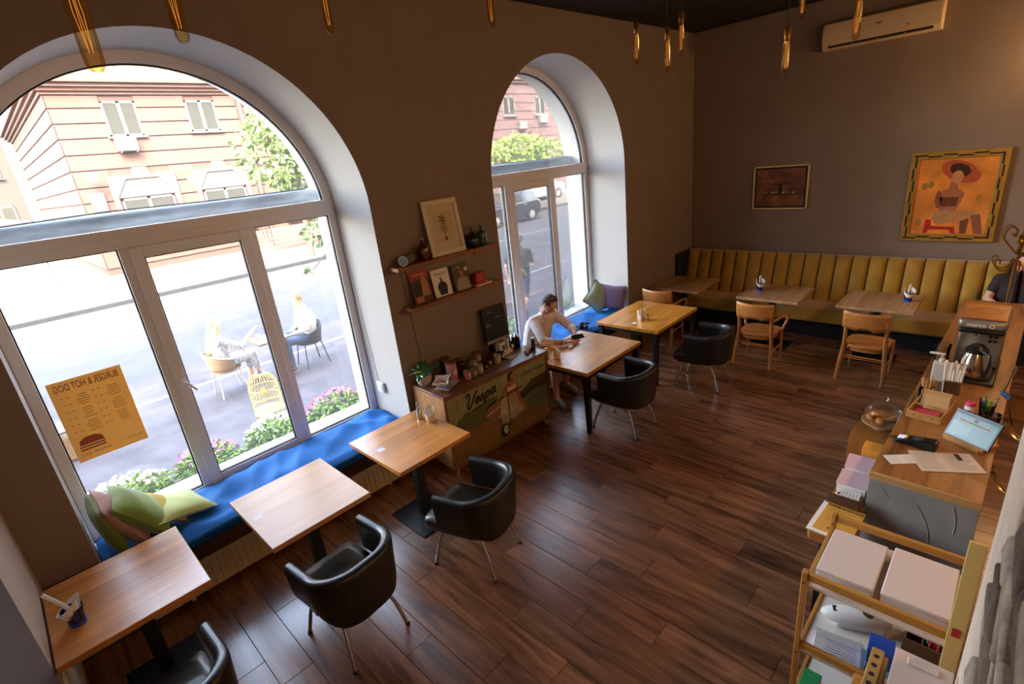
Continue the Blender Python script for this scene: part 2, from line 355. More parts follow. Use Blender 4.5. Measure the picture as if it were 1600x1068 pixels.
# ================================================================== THE STREET
GZ = -.2
asphalt = mat('asphalt', '#3e4145', .95, spec=.08, noise=.12, nscale=1.4, bump=.2, bscale=160)
struct(MB().box(-60, 90, 11.2, 20.3, GZ - .3, GZ).build('road', asphalt, smooth=0), 'pale asphalt road in the shade of the building', 'road')
struct(MB().box(-60, 90, YO, 11.2, GZ - .3, GZ).build('pavement', mat('pavement_grey', '#454449', .95, spec=.08, noise=.25, nscale=2.2, bump=.2, bscale=120), smooth=0), 'grey asphalt pavement under the cafe window', 'pavement')
struct(MB().box(-60, 90, 20.3, 20.55, GZ - .3, GZ + .14).build('kerb', mat('kerb_stone', '#34393d', .95, spec=.08, noise=.1, nscale=3), bevel=.02), 'grey kerb stone line across the road', 'kerb')
struct(MB().box(-60, 90, 20.55, 40, GZ - .3, GZ + .12).build('pavement_opposite', mat('pale_paving', '#5c5751', .95, spec=.1, noise=.06, nscale=1.5), smooth=0), 'sunlit pale pavement across the road', 'pavement')
line_m = mat('road_paint', '#6e6f6e', .9, spec=.1, noise=.1, nscale=6)
tag(MB().box(-20, 40, 9.72, 9.84, GZ, GZ + .004).build('road_line', line_m, smooth=0), 'long white painted line beside the cafe pavement', 'road line')
for k in range(4):
    x = [-7., .2, 6.6, 13.4][k]
    tag(MB().box(x, x + 4.6, 14.9, 15.02, GZ, GZ + .004).build('road_line', line_m, smooth=0), ['faint dashed centre line behind the window menu', 'faint dashed centre line above the blonde woman', 'faint dashed centre line left of the walking man', 'faint dashed centre line near the parked cars'][k], 'road line', 'centre line dashes')
# the upper storeys of the cafe's own building, which shade the street
struct(MB().box(-22, 34, -9, YO + .05, ZC + .16, 19.5).build('upper_storeys', M['outer_render'], smooth=0), 'upper storeys of the cafe building', 'building')
struct(MB().box(-22, XL - .31, -9, YO, 0, ZC + .15).build('wing_near', M['outer_render'], smooth=0), 'neighbouring ground floor beside the large window', 'building')
struct(MB().box(XB + .31, 34, -9, YO, 0, ZC + .15).build('wing_far', M['outer_render'], smooth=0), 'neighbouring ground floor beyond the back wall', 'building')
# ================================================================== figures and plants (helpers)
skin_m = mat('skin', '#d9a78c', .55, noise=.05, nscale=30)
def hand(b, wr, d, nrm, curl=.6, sc=1.0, side=1):
    """palm, four bent fingers of unequal length, thumb leaving the side of the palm"""
    wr = Vector(wr); d = Vector(d).normalized(); n = Vector(nrm); n = (n - d * n.dot(d)).normalized(); s = d.cross(n) * side
    b.cap(wr, wr + d * .03 * sc, .024 * sc, .026 * sc, 10)
    for k in (-.026, -.009, .009, .026): b.cap(wr + d * .02 * sc + s * k * .7 * sc, wr + d * .085 * sc + s * k * sc, .0135 * sc, .0115 * sc, 8)
    for k, L in ((-.027, .058), (-.009, .07), (.009, .075), (.027, .068)):
        p = wr + d * .088 * sc + s * k * sc; dd = d
        for j, q in enumerate((.45, .32, .26)):
            a = curl * (.7 + .35 * j); dd = (dd * math.cos(a) + (-n) * math.sin(a)).normalized() if j == 0 else (dd * math.cos(curl * .8) - (n * math.cos(curl * j) + d * math.sin(curl * j)) * math.sin(curl * .8)).normalized()
            e = p + dd * L * q * sc * 1.15; b.cap(p, e, (.0098 - .001 * j) * sc, (.0092 - .001 * j) * sc, 8); p = e
    p = wr + d * .028 * sc + s * .026 * sc; e = p + (d * .7 + s * .62 - n * .35).normalized() * .042 * sc; b.cap(p, e, .0135 * sc, .011 * sc, 8)
    b.cap(e, e + (d * .9 + s * .1 - n * .35).normalized() * .032 * sc, .0105 * sc, .009 * sc, 8)
def human(name, label, loc, rz, J, shirt_m, pants_m, shoe_m, hair_m, hair='short', sleeve=.85, leg=1.0, vox=.009, look=(1, 0, -.2), group=None, curl=.6, palm=None, collar=False, facial=False):
    root = thing(name, label, 'person', loc, rz, group); J = {k: Vector(v) for k, v in J.items()}
    f = Vector(look).normalized(); lat = V(0, 0, 1).cross(f).normalized(); up = f.cross(lat).normalized()
    H = J['head']; HM = Matrix((f, lat, up)).transposed(); HM4 = HM.to_4x4()
    P, Ch, Nk = J['pelvis'], J['chest'], J['neck']; sl = (J['sh_l'] - J['sh_r']).normalized()
    def torso(b, e):
        for k in (-1, 1):
            b.cap(P + sl * .075 * k, Ch + sl * .07 * k, .115 + e, .118 + e); b.cap(Ch + sl * .07 * k, J['sh_l' if k > 0 else 'sh_r'] - V(0, 0, .01), .11 + e, .06 + e)
        b.cap(J['sh_l'], J['sh_r'], .058 + e, .058 + e); b.cap(Ch, Nk, .1 + e, .06 + e * .6)
    def arm(b, k, e, frac=1.0):
        a, c, w = J['sh_' + k], J['el_' + k], J['wr_' + k]
        if frac <= 1: b.cap(a, a.lerp(c, frac), .054 + e, .054 - .012 * frac + e)
        else: b.cap(a, c, .054 + e, .042 + e); b.cap(c, c.lerp(w, frac - 1), .042 + e, .042 - .013 * (frac - 1) + e)
    def legs(b, k, e, frac):
        a, c, w = J['hip_' + k], J['kn_' + k], J['an_' + k]
        if frac <= 1: b.cap(a, a.lerp(c, frac), .092 + e, .092 - .034 * frac + e)
        else: b.cap(a, c, .092 + e, .058 + e); b.cap(c, c.lerp(w, frac - 1), .058 + e, .058 - .02 * (frac - 1) + e)
    b = MB(); torso(b, 0); b.cap(Nk, H - up * .05 - f * .015, .056, .052)
    b.sph(H, (.092, .074, .112), M4=HM4); b.sph(H + f * .022 - up * .062, (.06, .052, .055), M4=HM4); b.cap(H + f * .082 - up * .0, H + f * .103 - up * .028, .010, .015, 8)
    b.cap(H + f * .075 + lat * .03 + up * .032, H + f * .075 - lat * .03 + up * .032, .016, .016, 8); b.cap(H + f * .083 + lat * .018 - up * .062, H + f * .083 - lat * .018 - up * .062, .009, .009, 8)
    for k in (-1, 1): b.sph(H + lat * .077 * k - f * .01 - up * .005, (.02, .01, .033), 8, 6, HM4)
    for k in 'lr':
        arm(b, k, 0, 2.0); legs(b, k, 0, 2.0); b.cap(J['an_' + k], J['toe_' + k], .04, .03)
        d = (J['wr_' + k] - J['el_' + k]).normalized(); pd = palm[k] if palm else (V(0, 0, 1), d); hand(b, J['wr_' + k], pd[1], pd[0], curl, 1.0, 1 if k == 'l' else -1)
    body = remesh(b.build('body', skin_m, root), vox)
    b = MB(); torso(b, .014)
    for k in 'lr': arm(b, k, .014, sleeve)
    remesh(b.build('shirt', shirt_m, root), vox)
    b = MB(); b.cap(P + sl * .07, P - sl * .07, .119, .119)
    for k in 'lr': b.cap(P, J['hip_' + k], .112, .1); legs(b, k, .014, leg)
    remesh(b.build('trousers', pants_m, root), vox)
    for k in 'lr':
        b = MB(); a, t = J['an_' + k], J['toe_' + k]; b.cap(a + (a - t).normalized() * .02 - V(0, 0, .012), t, .046, .036); b.cap(a - V(0, 0, .02), t - V(0, 0, .004), .04, .034)
        b.build('shoe', shoe_m, root)
    b = MB(); b.sph(H - f * .014 + up * .016, (.096, .082, .112), M4=HM4)
    if hair == 'long':
        b = MB(); b.sph(H - f * .024 + up * .016, (.092, .094, .118), M4=HM4)
        for q in range(15):
            t = (q - 7) / 7; b.cap(H - f * (.06 - .05 * abs(t)) + lat * .082 * t, H - f * (.21 - .05 * abs(t)) + lat * .098 * t - V(0, 0, .40 - .06 * abs(t) + .03 * rnd.random()), .05, .024, 8)
            for j in range(5): b.sph(H - f * (.09 + .028 * j - .05 * abs(t)) + lat * (.098 * t) - V(0, 0, .02 + .08 * j + .03 * rnd.random()), .036, 8, 6)
        b.build('hair', hair_m, root)
    elif hair == 'cap':
        b.sph(H + up * .035, (.102, .086, .094), M4=HM4); b.build('hair', hair_m, root)
    else:
        for q in range(26):
            a = rnd.uniform(-2.2, 2.2); e = rnd.uniform(.25, 1.2); dv = (-f * math.cos(a) + lat * math.sin(a)) * math.cos(e) + up * math.sin(e)
            pt = H + Vector((dv.dot(f) * .09, dv.dot(lat) * .074, dv.dot(up) * .11)) @ HM.transposed(); b.cap(pt, pt + (dv + f * .5 + up * .2) * .016, .019, .010, 7)
        # keep the face free: hair sits behind the brow
        b.v = [tuple(Vector(p) - f * max(0, (Vector(p) - H).dot(f) - (.045 + .5 * max(0, (Vector(p) - H).dot(up) - .06))) if (Vector(p) - H).dot(up) < .1 else p) for p in b.v]
        b.v = [tuple(Vector(p) + up * max(0, (-.045 if (Vector(p) - H).dot(f) < -.03 else .02) - (Vector(p) - H).dot(up)) * (1 if hair == 'short' else 0)) for p in b.v]
        b.build('hair', hair_m, root)
    for k in (-1, 1):
        e = MB().sph(H + f * .086 + lat * .03 * k + up * .012, (.006, .013, .007), 8, 6, HM4).build('eye', mat('eye_dark', '#2a1d18', .3), root)
    if collar:
        MB().tube([Nk + (f * math.cos(a) + lat * math.sin(a)) * .058 + V(0, 0, .012 - .03 * math.cos(a)) for a in [2 * PI * i / 18 for i in range(18)]], .009, 6, closed=True).build('collar', shirt_m, root)
    return root
leafset = {}
def leaf_mb(b, p, d, n, L, w):
    d = d.normalized(); s = d.cross(n); s = s.normalized() if s.length > 1e-4 else V(1, 0, 0); u = s.cross(d)
    b.add([p, p + d * L * .5 + s * w - u * L * .05, p + d * L - u * L * .18, p + d * L * .5 - s * w - u * L * .05, p + d * L * .5 + u * L * .05], [(0, 1, 4), (1, 2, 4), (2, 3, 4), (3, 0, 4)])
def rvec(): 
    while 1:
        v = V(rnd.uniform(-1, 1), rnd.uniform(-1, 1), rnd.uniform(-1, 1))
        if .05 < v.length < 1: return v.normalized()
def cloud(blobs, n, L, w, shell=.45):
    b = MB()
    for c, r in blobs:
        c = Vector(c); r = r if isinstance(r, (tuple, list)) else (r, r, r); k = int(n * (r[0] * r[1] * r[2]) ** (2 / 3) / sum((q[0] * q[1] * q[2] if isinstance(q, (tuple, list)) else q ** 3) ** (2 / 3) for _, q in blobs))
        for _ in range(k):
            d = rvec(); t = shell + (1 - shell) * rnd.random() ** .5; p = c + V(d.x * r[0], d.y * r[1], d.z * r[2]) * t
            leaf_mb(b, p, (d + rvec() * .9 - V(0, 0, .4)), rvec(), L * rnd.uniform(.6, 1.3), w * rnd.uniform(.7, 1.2))
    return b
leaf_green = mat('leaf_green', '#56703c', .6, noise=.35, nscale=3); leaf_dark = mat('leaf_dark', '#41602f', .6, noise=.3, nscale=2); leaf_bright = mat('leaf_bright', '#6f8a3c', .6, noise=.25, nscale=5)
bark = mat('bark', '#5a4a3c', .9, noise=.3, nscale=9)
def tree(label, loc, h, blobs, n, L=.16, w=.05, m=None, trunk=.12, group='street trees'):
    r = thing('tree', label, 'tree', loc, 0, group)
    b = MB().tube(spline([(0, 0, -.1), (.05, .02, h * .3), (-.03, .04, h * .55), (0, 0, h * .8)], 4), [trunk * (1 - .07 * i) for i in range(13)], 9)
    for c, q in blobs:
        c = Vector(c); b.tube(spline([(0, 0, h * .42), V(c.x * .5, c.y * .5, h * .5 + c.z * .2), c], 4), [trunk * .5 * (1 - .1 * i) for i in range(9)], 6)
    b.build('trunk', bark, r); o = cloud(blobs, n, L, w).build('foliage', m or leaf_green, r, smooth=0); o['kind'] = 'stuff'; return r

# ================================================================== BUILDINGS ACROSS THE ROAD
pink_r = mat('pink_render', '#513f3b', .95, spec=.1, noise=.06, nscale=2); pink_d = mat('pink_groove', '#4a3a37', .95, spec=.1); cream_b = mat('cream_brick', '#5a5044', .95, spec=.1, noise=.1, nscale=6)
white_f = mat('white_window', '#626261', .6, spec=.2); dark_pane = mat('far_pane', '#1f2323', .3, spec=.15); curtain = mat('curtain', '#2b2f2e', .95, spec=.05, noise=.15, nscale=9, stretch=(6, 6, .4))
stone_l = mat('pale_stone', '#5c4c47', .95, spec=.1); ac_white = mat('ac_white', '#565655', .6)
def facade(root, x0, x1, y, zs, holes, m, name='course', gap=.05, proud=.05):
    for z0, z1 in zip(zs, zs[1:]):
        xs = [(x0, x1)]
        for hx0, hx1, hz0, hz1 in holes:
            if hz0 < z1 - .12 and hz1 > z0 + .12:
                nx = []
                for a, c in xs:
                    if hx1 <= a or hx0 >= c: nx.append((a, c)); continue
                    if hx0 > a: nx.append((a, hx0))
                    if hx1 < c: nx.append((hx1, c))
                xs = nx
        for a, c in xs: MB().box(a, c, y - proud, y + .01, z0 + gap / 2, z1 - gap / 2).build(name, m, root, bevel=.015, seg=1)
def far_window(root, x0, x1, z0, z1, y, sill=True):
    fr = MB(); t = .08; xm = (x0 + x1) / 2
    for q in ((x0, x0 + t, z0, z1), (x1 - t, x1, z0, z1), (x0, x1, z0, z0 + t), (x0, x1, z1 - t, z1), (xm - t * .8, xm + t * .8, z0, z1)): fr.box(q[0], q[1], y - .05, y + .06, q[2], q[3])
    w = fr.build('window', white_f, root, smooth=0)
    for a, c in ((x0 + t, xm - t * .8), (xm + t * .8, x1 - t)): MB().box(a, c, y - .035, y - .015, z0 + t, z1 - t).build('pane', dark_pane if rnd.random() < .12 else curtain, w, smooth=0)
    if sill: MB().box(x0 - .1, x1 + .1, y - .16, y + .02, z0 - .07, z0).build('window_sill', white_f, w, smooth=0)
    return w
def outdoor_unit(label, loc, group='wall air conditioners'):
    a = thing('outdoor_unit', label, 'air conditioner', loc, 0, group); MB().box(-.38, .38, -.32, 0, 0, .54).build('casing', ac_white, a, bevel=.02)
    MB().cyl((-.06, -.325, .27), (-.06, -.33, .27), .21, n=20).build('fan_grille', mat('grille_grey', '#8f9190', .6), a); MB().box(-.3, -.26, -.3, .0, -.06, 0).box(.26, .3, -.3, 0, -.06, 0).build('bracket', ac_white, a, smooth=0)
BY = 28.0
bd = thing('apartment_building', 'pink rusticated corner building seen through the large arched window', 'building', (0, 0, 0))
MB().box(3.4, 17.5, BY, 48, GZ, 7.1).build('wall', pink_d, bd, smooth=0)
up_holes = [(5.12, 6.35, 5.5, 6.87), (8.25, 9.5, 5.57, 6.88), (11.2, 12.5, 5.55, 7.2), (14.2, 15.5, 5.55, 6.9)]; low_holes = [(4.6, 6.85, 1.0, 3.95), (7.85, 10.0, 1.0, 3.95), (11.5, 13.6, 1.0, 3.95), (14.8, 16.9, 1.0, 3.95)]
zs = [.2, .95, 1.6, 2.2, 2.95, 3.55, 4.23, 4.84, 5.46, 6.03, 6.6, 7.1]
facade(bd, 3.36, 10.45, BY, zs, up_holes + low_holes, pink_r); facade(bd, 10.75, 17.5, BY, zs, up_holes + low_holes, pink_r)
for z0, z1 in zip(zs, zs[1:]): MB().box(3.35, 3.41, BY - .05, 47.9, z0 + .025, z1 - .025).build('course', pink_r, bd, bevel=.015, seg=1)
for k, (z0, z1, p) in enumerate(((7.1, 7.22, .12), (7.22, 7.36, .24), (7.36, 7.5, .36), (7.5, 7.68, .5))): MB().box(3.4 - p, 17.5, BY - p, 48, z0 + .01, z1).build('cornice_moulding', pink_r if k % 2 else stone_l, bd, bevel=.02, seg=1)
MB().box(3.9, 17.3, BY + .3, 47.5, 7.68, 13.5).build('upper_wall', cream_b, bd, smooth=0)
for z in (8.55, 9.4, 10.3, 11.2): MB().box(3.85, 17.3, BY + .22, BY + .31, z, z + .1).build('string_course', cream_b, bd, smooth=0)
for a in ((5.0, 6.3, 9.2, 10.8), (8.2, 9.5, 9.2, 10.8), (11.2, 12.5, 9.2, 10.8), (14.2, 15.5, 9.2, 10.8)): far_window(bd, *a, BY + .28)
for h in up_holes: far_window(bd, *h, BY - .0)
for x0, x1, z0, z1 in low_holes:
    xm = (x0 + x1) / 2; w = (x1 - x0) / 2; pl = [(x0 - .15, 2.2), (x0 + .05, 2.2), (x0 + .05, 3.1), (x0 + .5, 3.8), (x1 - .5, 3.8), (x1 - .05, 3.1), (x1 - .05, 2.2), (x1 + .15, 2.2), (x1 + .15, 3.95), (xm + .35, 3.95), (xm + .25, 4.25), (xm - .25, 4.25), (xm - .35, 3.95), (x0 - .15, 3.95)]
    MB().prism(pl, lambda u, v, q: V(u, q, v), BY - .12, BY + .02).build('window_surround', stone_l, bd, smooth=0)
    MB().prism([(x0 + .05, 3.05), (x1 - .05, 3.05), (x1 - .05, 3.1), (x1 - .5, 3.8), (x0 + .5, 3.8), (x0 + .05, 3.1)], lambda u, v, q: V(u, q, v), BY - .06, BY + .02).build('fanlight', mat('fanlight_grey', '#4a4f4c', .6), bd, smooth=0)
    far_window(bd, x0 + .12, x1 - .12, 1.0, 3.0, BY - .02)
MB().cyl((10.6, BY - .12, GZ), (10.6, BY - .12, 7.1), .07, n=10).build('downpipe', stone_l, bd)
outdoor_unit('boxy outdoor unit under the left upper window of the pink building', (5.55, BY - .06, 4.9))
fl_ = thing('floodlight', 'white floodlight on a bracket on the pink facade', 'lamp', (3.95, BY - .05, 3.95)); MB().obox((0, -.45, 0), (.3, .22, .4), (.3, 0, 0)).build('lamp_head', ac_white, fl_, bevel=.02); MB().tube([(0, 0, .1), (0, -.25, .16), (0, -.42, .1)], .025, 6).build('bracket', ac_white, fl_)
wb = thing('meter_box', 'white meter box low on the pink facade corner', 'box', (3.9, BY - .05, 2.6)); MB().box(-.25, .25, -.18, 0, 0, .75).build('casing', ac_white, wb, bevel=.02); MB().box(-.2, .2, -.19, -.18, .06, .69).build('door', ac_white, wb, bevel=.004)
# a paler building further left
wbd = thing('white_building', 'overexposed white house left of the pink corner building', 'building', (0, 0, 0))
MB().box(-14, 3.0, 50, 60, GZ, 9.5).build('wall', mat('chalk_render', '#333636', .95, spec=.1), wbd, smooth=0); MB().box(-14.3, 3.3, 49.6, 60, 9.5, 9.9).build('roof', mat('roof_grey', '#9a938c', .8), wbd, smooth=0)
for x in (-8, -5, -2, .8): far_window(wbd, x, x + 1.5, 5.2, 7.2, 49.98); far_window(wbd, x, x + 1.5, 1.4, 3.4, 49.98)
aw = thing('awning', 'red awning on posts beside the pink building', 'awning', (-.4, 26.5, GZ)); MB().grid(lambda u, v: V(-2 + 4.0 * u, -1.2 + 2.4 * v, 2.75 + .35 * math.sin(PI * u) - .25 * (1 - v)), 12, 5).build('canopy', mat('red_awning', '#702f2b', .7), aw, solid=.04)
for x in (-1.95, 1.95): MB().cyl((x, -1.15, 0), (x, -1.15, 2.5), .04, n=8).cyl((x, 1.15, 0), (x, 1.15, 2.75), .04, n=8).build('post', white_f, aw)
# the terrace of houses that the second window looks at
b2 = thing('terrace_building', 'mauve banded apartment front seen through the far window', 'building', (0, 0, 0))
mauve = mat('mauve_render', '#564a4b', .95, spec=.1, noise=.06, nscale=2); mauve_d = mat('mauve_groove', '#4f4244', .95, spec=.1)
MB().box(21, 48, BY, 40, GZ, 12).build('wall', mauve_d, b2, smooth=0)
h2 = [(x, x + 1.25, 5.77, 7.07) for x in (22.0, 25.4, 28.8, 32.25, 35.7, 39.2)] + [(x, x + 1.25, 2.2, 3.9) for x in (22.0, 25.4, 28.8, 32.25, 35.7, 39.2)]
facade(b2, 21, 46, BY, [.2, .95, 1.6, 2.2, 2.95, 3.55, 4.23, 4.84, 5.46, 6.03, 6.6, 7.2, 7.9], h2, mauve)
for h in h2: far_window(b2, *h, BY)
for k, z in enumerate((7.9, 8.1)): MB().box(20.8, 46, BY - .2 - .15 * k, BY + .1, z + .01, z + .2).build('cornice_moulding', stone_l, b2, bevel=.02, seg=1)
outdoor_unit('outdoor unit between two windows of the mauve front', (30.5, BY - .06, 4.8)); outdoor_unit('outdoor unit under the right upper window of the mauve front', (32.9, BY - .06, 5.15))
st = thing('entrance_steps', 'stone steps with railing at the end of the pink building', 'steps', (10.9, 25.4, GZ + .12))
for k in range(5): MB().box(-1.2, 1.6, .45 * k, 2.4, .17 * k, .17 * (k + 1)).build('step', stone_l, st, bevel=.015, seg=1)
for k in range(4): MB().tube([(-1.2, .3 + .5 * k, .25 + .2 * k), (-1.2, .3 + .5 * k, 1.15 + .2 * k)], .02, 6).build('baluster', steel_black, st)
MB().tube([(-1.2, .2, 1.1), (-1.2, 2.0, 1.85)], .03, 6).build('handrail', steel_black, st)
# trees
tree('leafy tree in front of the pink building, right part of the large window', (9.3, 20.9, GZ + .1), 6.0, [((-.6, 0, 4.2), (1.3, 1.2, 1.2)), ((.6, .2, 3.4), (1.3, 1.2, 1.1)), ((.2, -.2, 5.2), (1.4, 1.2, 1.3)), ((1.3, .3, 4.6), (1.3, 1.2, 1.4))], 2600, .3, .09, leaf_green)
tree('bushy yellow-green tree across the road in the far window', (22.4, 20.9, GZ + .1), 4.2, [((-1.6, 0, 3.0), (1.5, 1.2, .9)), ((.4, .2, 3.2), (1.7, 1.3, 1.0)), ((2.3, 0, 2.9), (1.6, 1.2, .9)), ((.5, 0, 2.4), (1.8, 1.2, .6))], 2600, .3, .09, leaf_bright)
tree('young tree on the cafe pavement, leafy branch reaching into the large window', (5.7, 9.0, GZ), 3.6, [((-1.35, 0, 2.25), (.42, .35, .2)), ((-.9, .1, 2.5), (.45, .45, .35)), ((-1.2, .1, 2.0), (.25, .25, .16)), ((.2, 0, 3.2), (.7, .6, .5)), ((-1.72, .05, 1.62), (.12, .1, .07))], 560, .13, .05, leaf_green, .07)

# ================================================================== CARS
def car(label, loc, rz, body_m, L=4.1, Wd=1.75, hatch=True):
    c = thing('parked_car', label, 'car', loc, rz, 'parked cars'); h = Wd / 2
    glass_m = mat('car_glass', '#20262b', .08, spec=.9); tyre = mat('tyre', '#17171a', .85); rim = mat('rim_alloy', '#b9bcbf', .3, metal=.8)
    low = [(-L * .49, .35), (-L * .5, .62), (-L * .485, .95), (-L * .44, 1.02), (-L * .1, .99), (L * .17, .96), (L * .32, .88), (L * .46, .76), (L * .5, .55), (L * .49, .3), (L * .43, .24), (-L * .44, .24)]
    top = [(-L * .47, .98), (-L * .43, 1.3), (-L * .35, 1.46), (-L * .15, 1.5), (L * .02, 1.46), (L * .12, 1.25), (L * .24, .94)] if hatch else [(-L * .36, .98), (-L * .26, 1.25), (-L * .16, 1.42), (0, 1.44), (L * .1, 1.38), (L * .24, .94)]
    def loft(pr, wf, nm, m, parent=c, bev=.05):
        b = MB(); n = len(pr); vs = []
        for s, t in ((-1, 1), (-.92, 1.0), (.92, 1.0), (1, 1)):
            for x, z in pr: vs.append(V(x * (1 - .012 * abs(s)), s * h * wf(z), z))
        fs = [(k * n + i, k * n + (i + 1) % n, (k + 1) * n + (i + 1) % n, (k + 1) * n + i) for k in range(3) for i in range(n)] + [tuple(range(n)), tuple(range(4 * n - 1, 3 * n - 1, -1))]
        return b.add(vs, fs).build(nm, m, parent, bevel=bev, seg=3)
    loft(low, lambda z: 1 - .1 * max(0, .6 - z) - .05 * max(0, z - .8), 'body', body_m, bev=.09)
    cab = loft(top, lambda z: .93 - .28 * max(0, z - .95), 'cabin', body_m)
    gx0, gx1 = top[1][0] + .12, L * .12
    for s in (-1, 1):
        for a, d in ((gx0, -L * .16), (-L * .13, gx1)):
            zt = 1.38; pts = [(a + .02, 1.02), (d, 1.02), (d - (.28 if d > 0 else .03), zt), (a + (.16 if a == gx0 else .02), zt)]
            MB().prism(pts, lambda u, v, q: V(u, q * (.945 - .28 * (v - .95)), v), s * h * .97, s * h * 1.0).build('side_window', glass_m, cab, smooth=0)
        MB().obox((-L * .2, s * h * .985, .86), (.2, .05, .035)).build('door_handle', rim, c, bevel=.01); MB().obox((L * .14, s * (h + .06), 1.0), (.12, .16, .12)).build('mirror', body_m, c, bevel=.03)
        MB().obox((-L * .475, s * h * .8, .86), (.1, .26, .2)).build('tail_lamp', mat('tail_red', '#8d2420', .2), c, bevel=.02); MB().obox((L * .45, s * h * .76, .7), (.16, .34, .13)).build('headlamp', mat('lamp_clear', '#cfd3d6', .1), c, bevel=.02)
        for x in (-L * .31, L * .31):
            MB().lathe([(.33, -.02), (.385, -.02), (.385, .02), (.33, .02), (.33, -.02)], n=24, M4=Matrix.Translation((x, s * h * .985, .34)) @ Matrix.Rotation(PI / 2, 4, 'X')).build('wheel_arch', tyre, c)
            w = MB().lathe([(.2, -.1), (.3, -.1), (.32, -.06), (.32, .06), (.3, .1), (.2, .1)], n=24, M4=Matrix.Translation((x, s * h * .885, .32)) @ Matrix.Rotation(PI / 2, 4, 'X')).build('wheel', tyre, c)
            r = MB().cyl((x, s * h * .985, .32), (x, s * h * .94, .32), .2, n=20)
            for k in range(7): a = 2 * PI * k / 7; r.tube([(x, s * h * .995, .32), (x + .19 * math.cos(a), s * h * 1.0, .32 + .19 * math.sin(a))], .022, 5)
            r.build('rim', rim, w)
    MB().prism([(top[0][0] - .03, 1.03), (top[1][0] - .03, 1.31), (top[1][0] + .03, 1.31), (top[0][0] + .05, 1.03)], lambda u, v, q: V(u, q, v), -h * .72, h * .72).build('rear_window', glass_m, cab, smooth=0)
    return c
car('dark grey hatchback parked across the road in the far window', (18.5, 18.75, GZ), PI, mat('car_dark', '#2c3036', .25, metal=.4, coat=.6))
car('silver saloon parked behind the dark hatchback', (27.5, 24.4, GZ + .12), PI, mat('car_silver', '#a2a6aa', .3, metal=.5, coat=.5), 4.5, 1.8, False)
# ================================================================== TABLES
beech = wood('beech_staves', '#e39d55', '#c27a3a', 'x', .3, 10, stave=(.42, .075), coat=.25)
beech_pale = wood('birch_veneer', '#d2a272', '#c28d5c', 'x', .4, 8, coat=.1)
amber_top = wood('amber_staves', '#e09c40', '#bc7426', 'x', .28, 10, stave=(.5, .07), coat=.3)
oak_dim = wood('oak_staves', '#c79c74', '#9a7048', 'x', .38, 9, stave=(.4, .11), coat=.15)
sticker_m = mat('white_sticker', '#e8e2dc', .5)
def pedestal_table(label, c, sx, sy, top_m, base=(.42, .5), off=(0, 0), group=None, stk=None):
    t = thing('cafe_table', label, 'table', (c[0], c[1], 0), 0, group)
    MB().box(-sx / 2, sx / 2, -sy / 2, sy / 2, .712, .75).build('tabletop', top_m, t, bevel=.004)
    x, y = off
    MB().box(x - .04, x + .04, y - .04, y + .04, .012, .70).build('column', steel_black, t, bevel=.005); MB().box(x - base[0] / 2, x + base[0] / 2, y - base[1] / 2, y + base[1] / 2, 0, .012).build('base_plate', mat('base_plate_blue_black', '#141a22', .28, metal=.3), t, bevel=.003)
    MB().box(x - .2, x + .2, y - .03, y + .03, .70, .712).box(x - .03, x + .03, y - .25, y + .25, .699, .7119).build('top_bracket', steel_black, t, smooth=0)
    if stk: MB().box(stk[0] - .03, stk[0] + .03, stk[1] - .03, stk[1] + .03, .7502, .7506).build('sticker', sticker_m, t, smooth=0)
    return t
def leg_table(label, x0, x1, y0, y1, top_m):
    t = thing('dining_table', label, 'table', ((x0 + x1) / 2, (y0 + y1) / 2, 0), 0, 'two large black-legged tables'); a, b = (x1 - x0) / 2, (y1 - y0) / 2
    MB().box(-a, a, -b, b, .708, .75).build('tabletop', top_m, t, bevel=.004)
    for i in (-1, 1):
        MB().box(-a + .05, a - .05, i * (b - .045) - .012, i * (b - .045) + .012, .655, .708).build('apron', steel_black, t, smooth=0)
        MB().box(i * (a - .045) - .012, i * (a - .045) + .012, -b + .05, b - .05, .655, .708).build('apron', steel_black, t, smooth=0)
        for j in (-1, 1):
            cx, cy = i * (a - .045), j * (b - .045); L = MB()
            L.add([V(cx + sx * w, cy + sy * w, z) for z, w in ((0, .022), (.706, .033)) for sx, sy in ((-1, -1), (1, -1), (1, 1), (-1, 1))], [(0, 3, 2, 1), (4, 5, 6, 7), (0, 1, 5, 4), (1, 2, 6, 5), (2, 3, 7, 6), (3, 0, 4, 7)]).build('leg', steel_black, t, bevel=.004)
    return t
pedestal_table('beech table in the near corner with a blue cup, against the end wall', (-.058, 3.555), .74, .795, beech, off=(.02, -.05), group='window pedestal tables')
pedestal_table('pale birch table with one sticker, middle of the three window tables', (1.025, 3.505), .725, .80, beech_pale, off=(-.0, -.08), group='window pedestal tables', stk=(-.295, .025))
pedestal_table('beech table touching the painted cabinet, with salt cellar and sticker', (2.03, 3.515), .735, .79, beech, off=(-.03, -.085), group='window pedestal tables', stk=(-.26, .045))
leg_table('large honey wood table where the man reads his phone', 3.912, 4.99, 2.975, 3.867, amber_top)
leg_table('large amber wood table with a white napkin holder and two shakers', 5.37, 6.465, 2.97, 3.87, amber_top)
pedestal_table('dim wooden table in the far corner by the banquette', (7.6, 3.72), .84, .82, oak_dim, group='banquette tables')
pedestal_table('oak table before the banquette, middle one, bentwood armchair at it', (7.56, 2.325), .80, .80, oak_dim, off=(-.1, 0), group='banquette tables')
pedestal_table('oak table before the banquette nearest the coffee brewer', (7.63, 1.10), .80, .80, oak_dim, off=(-.1, 0), group='banquette tables')

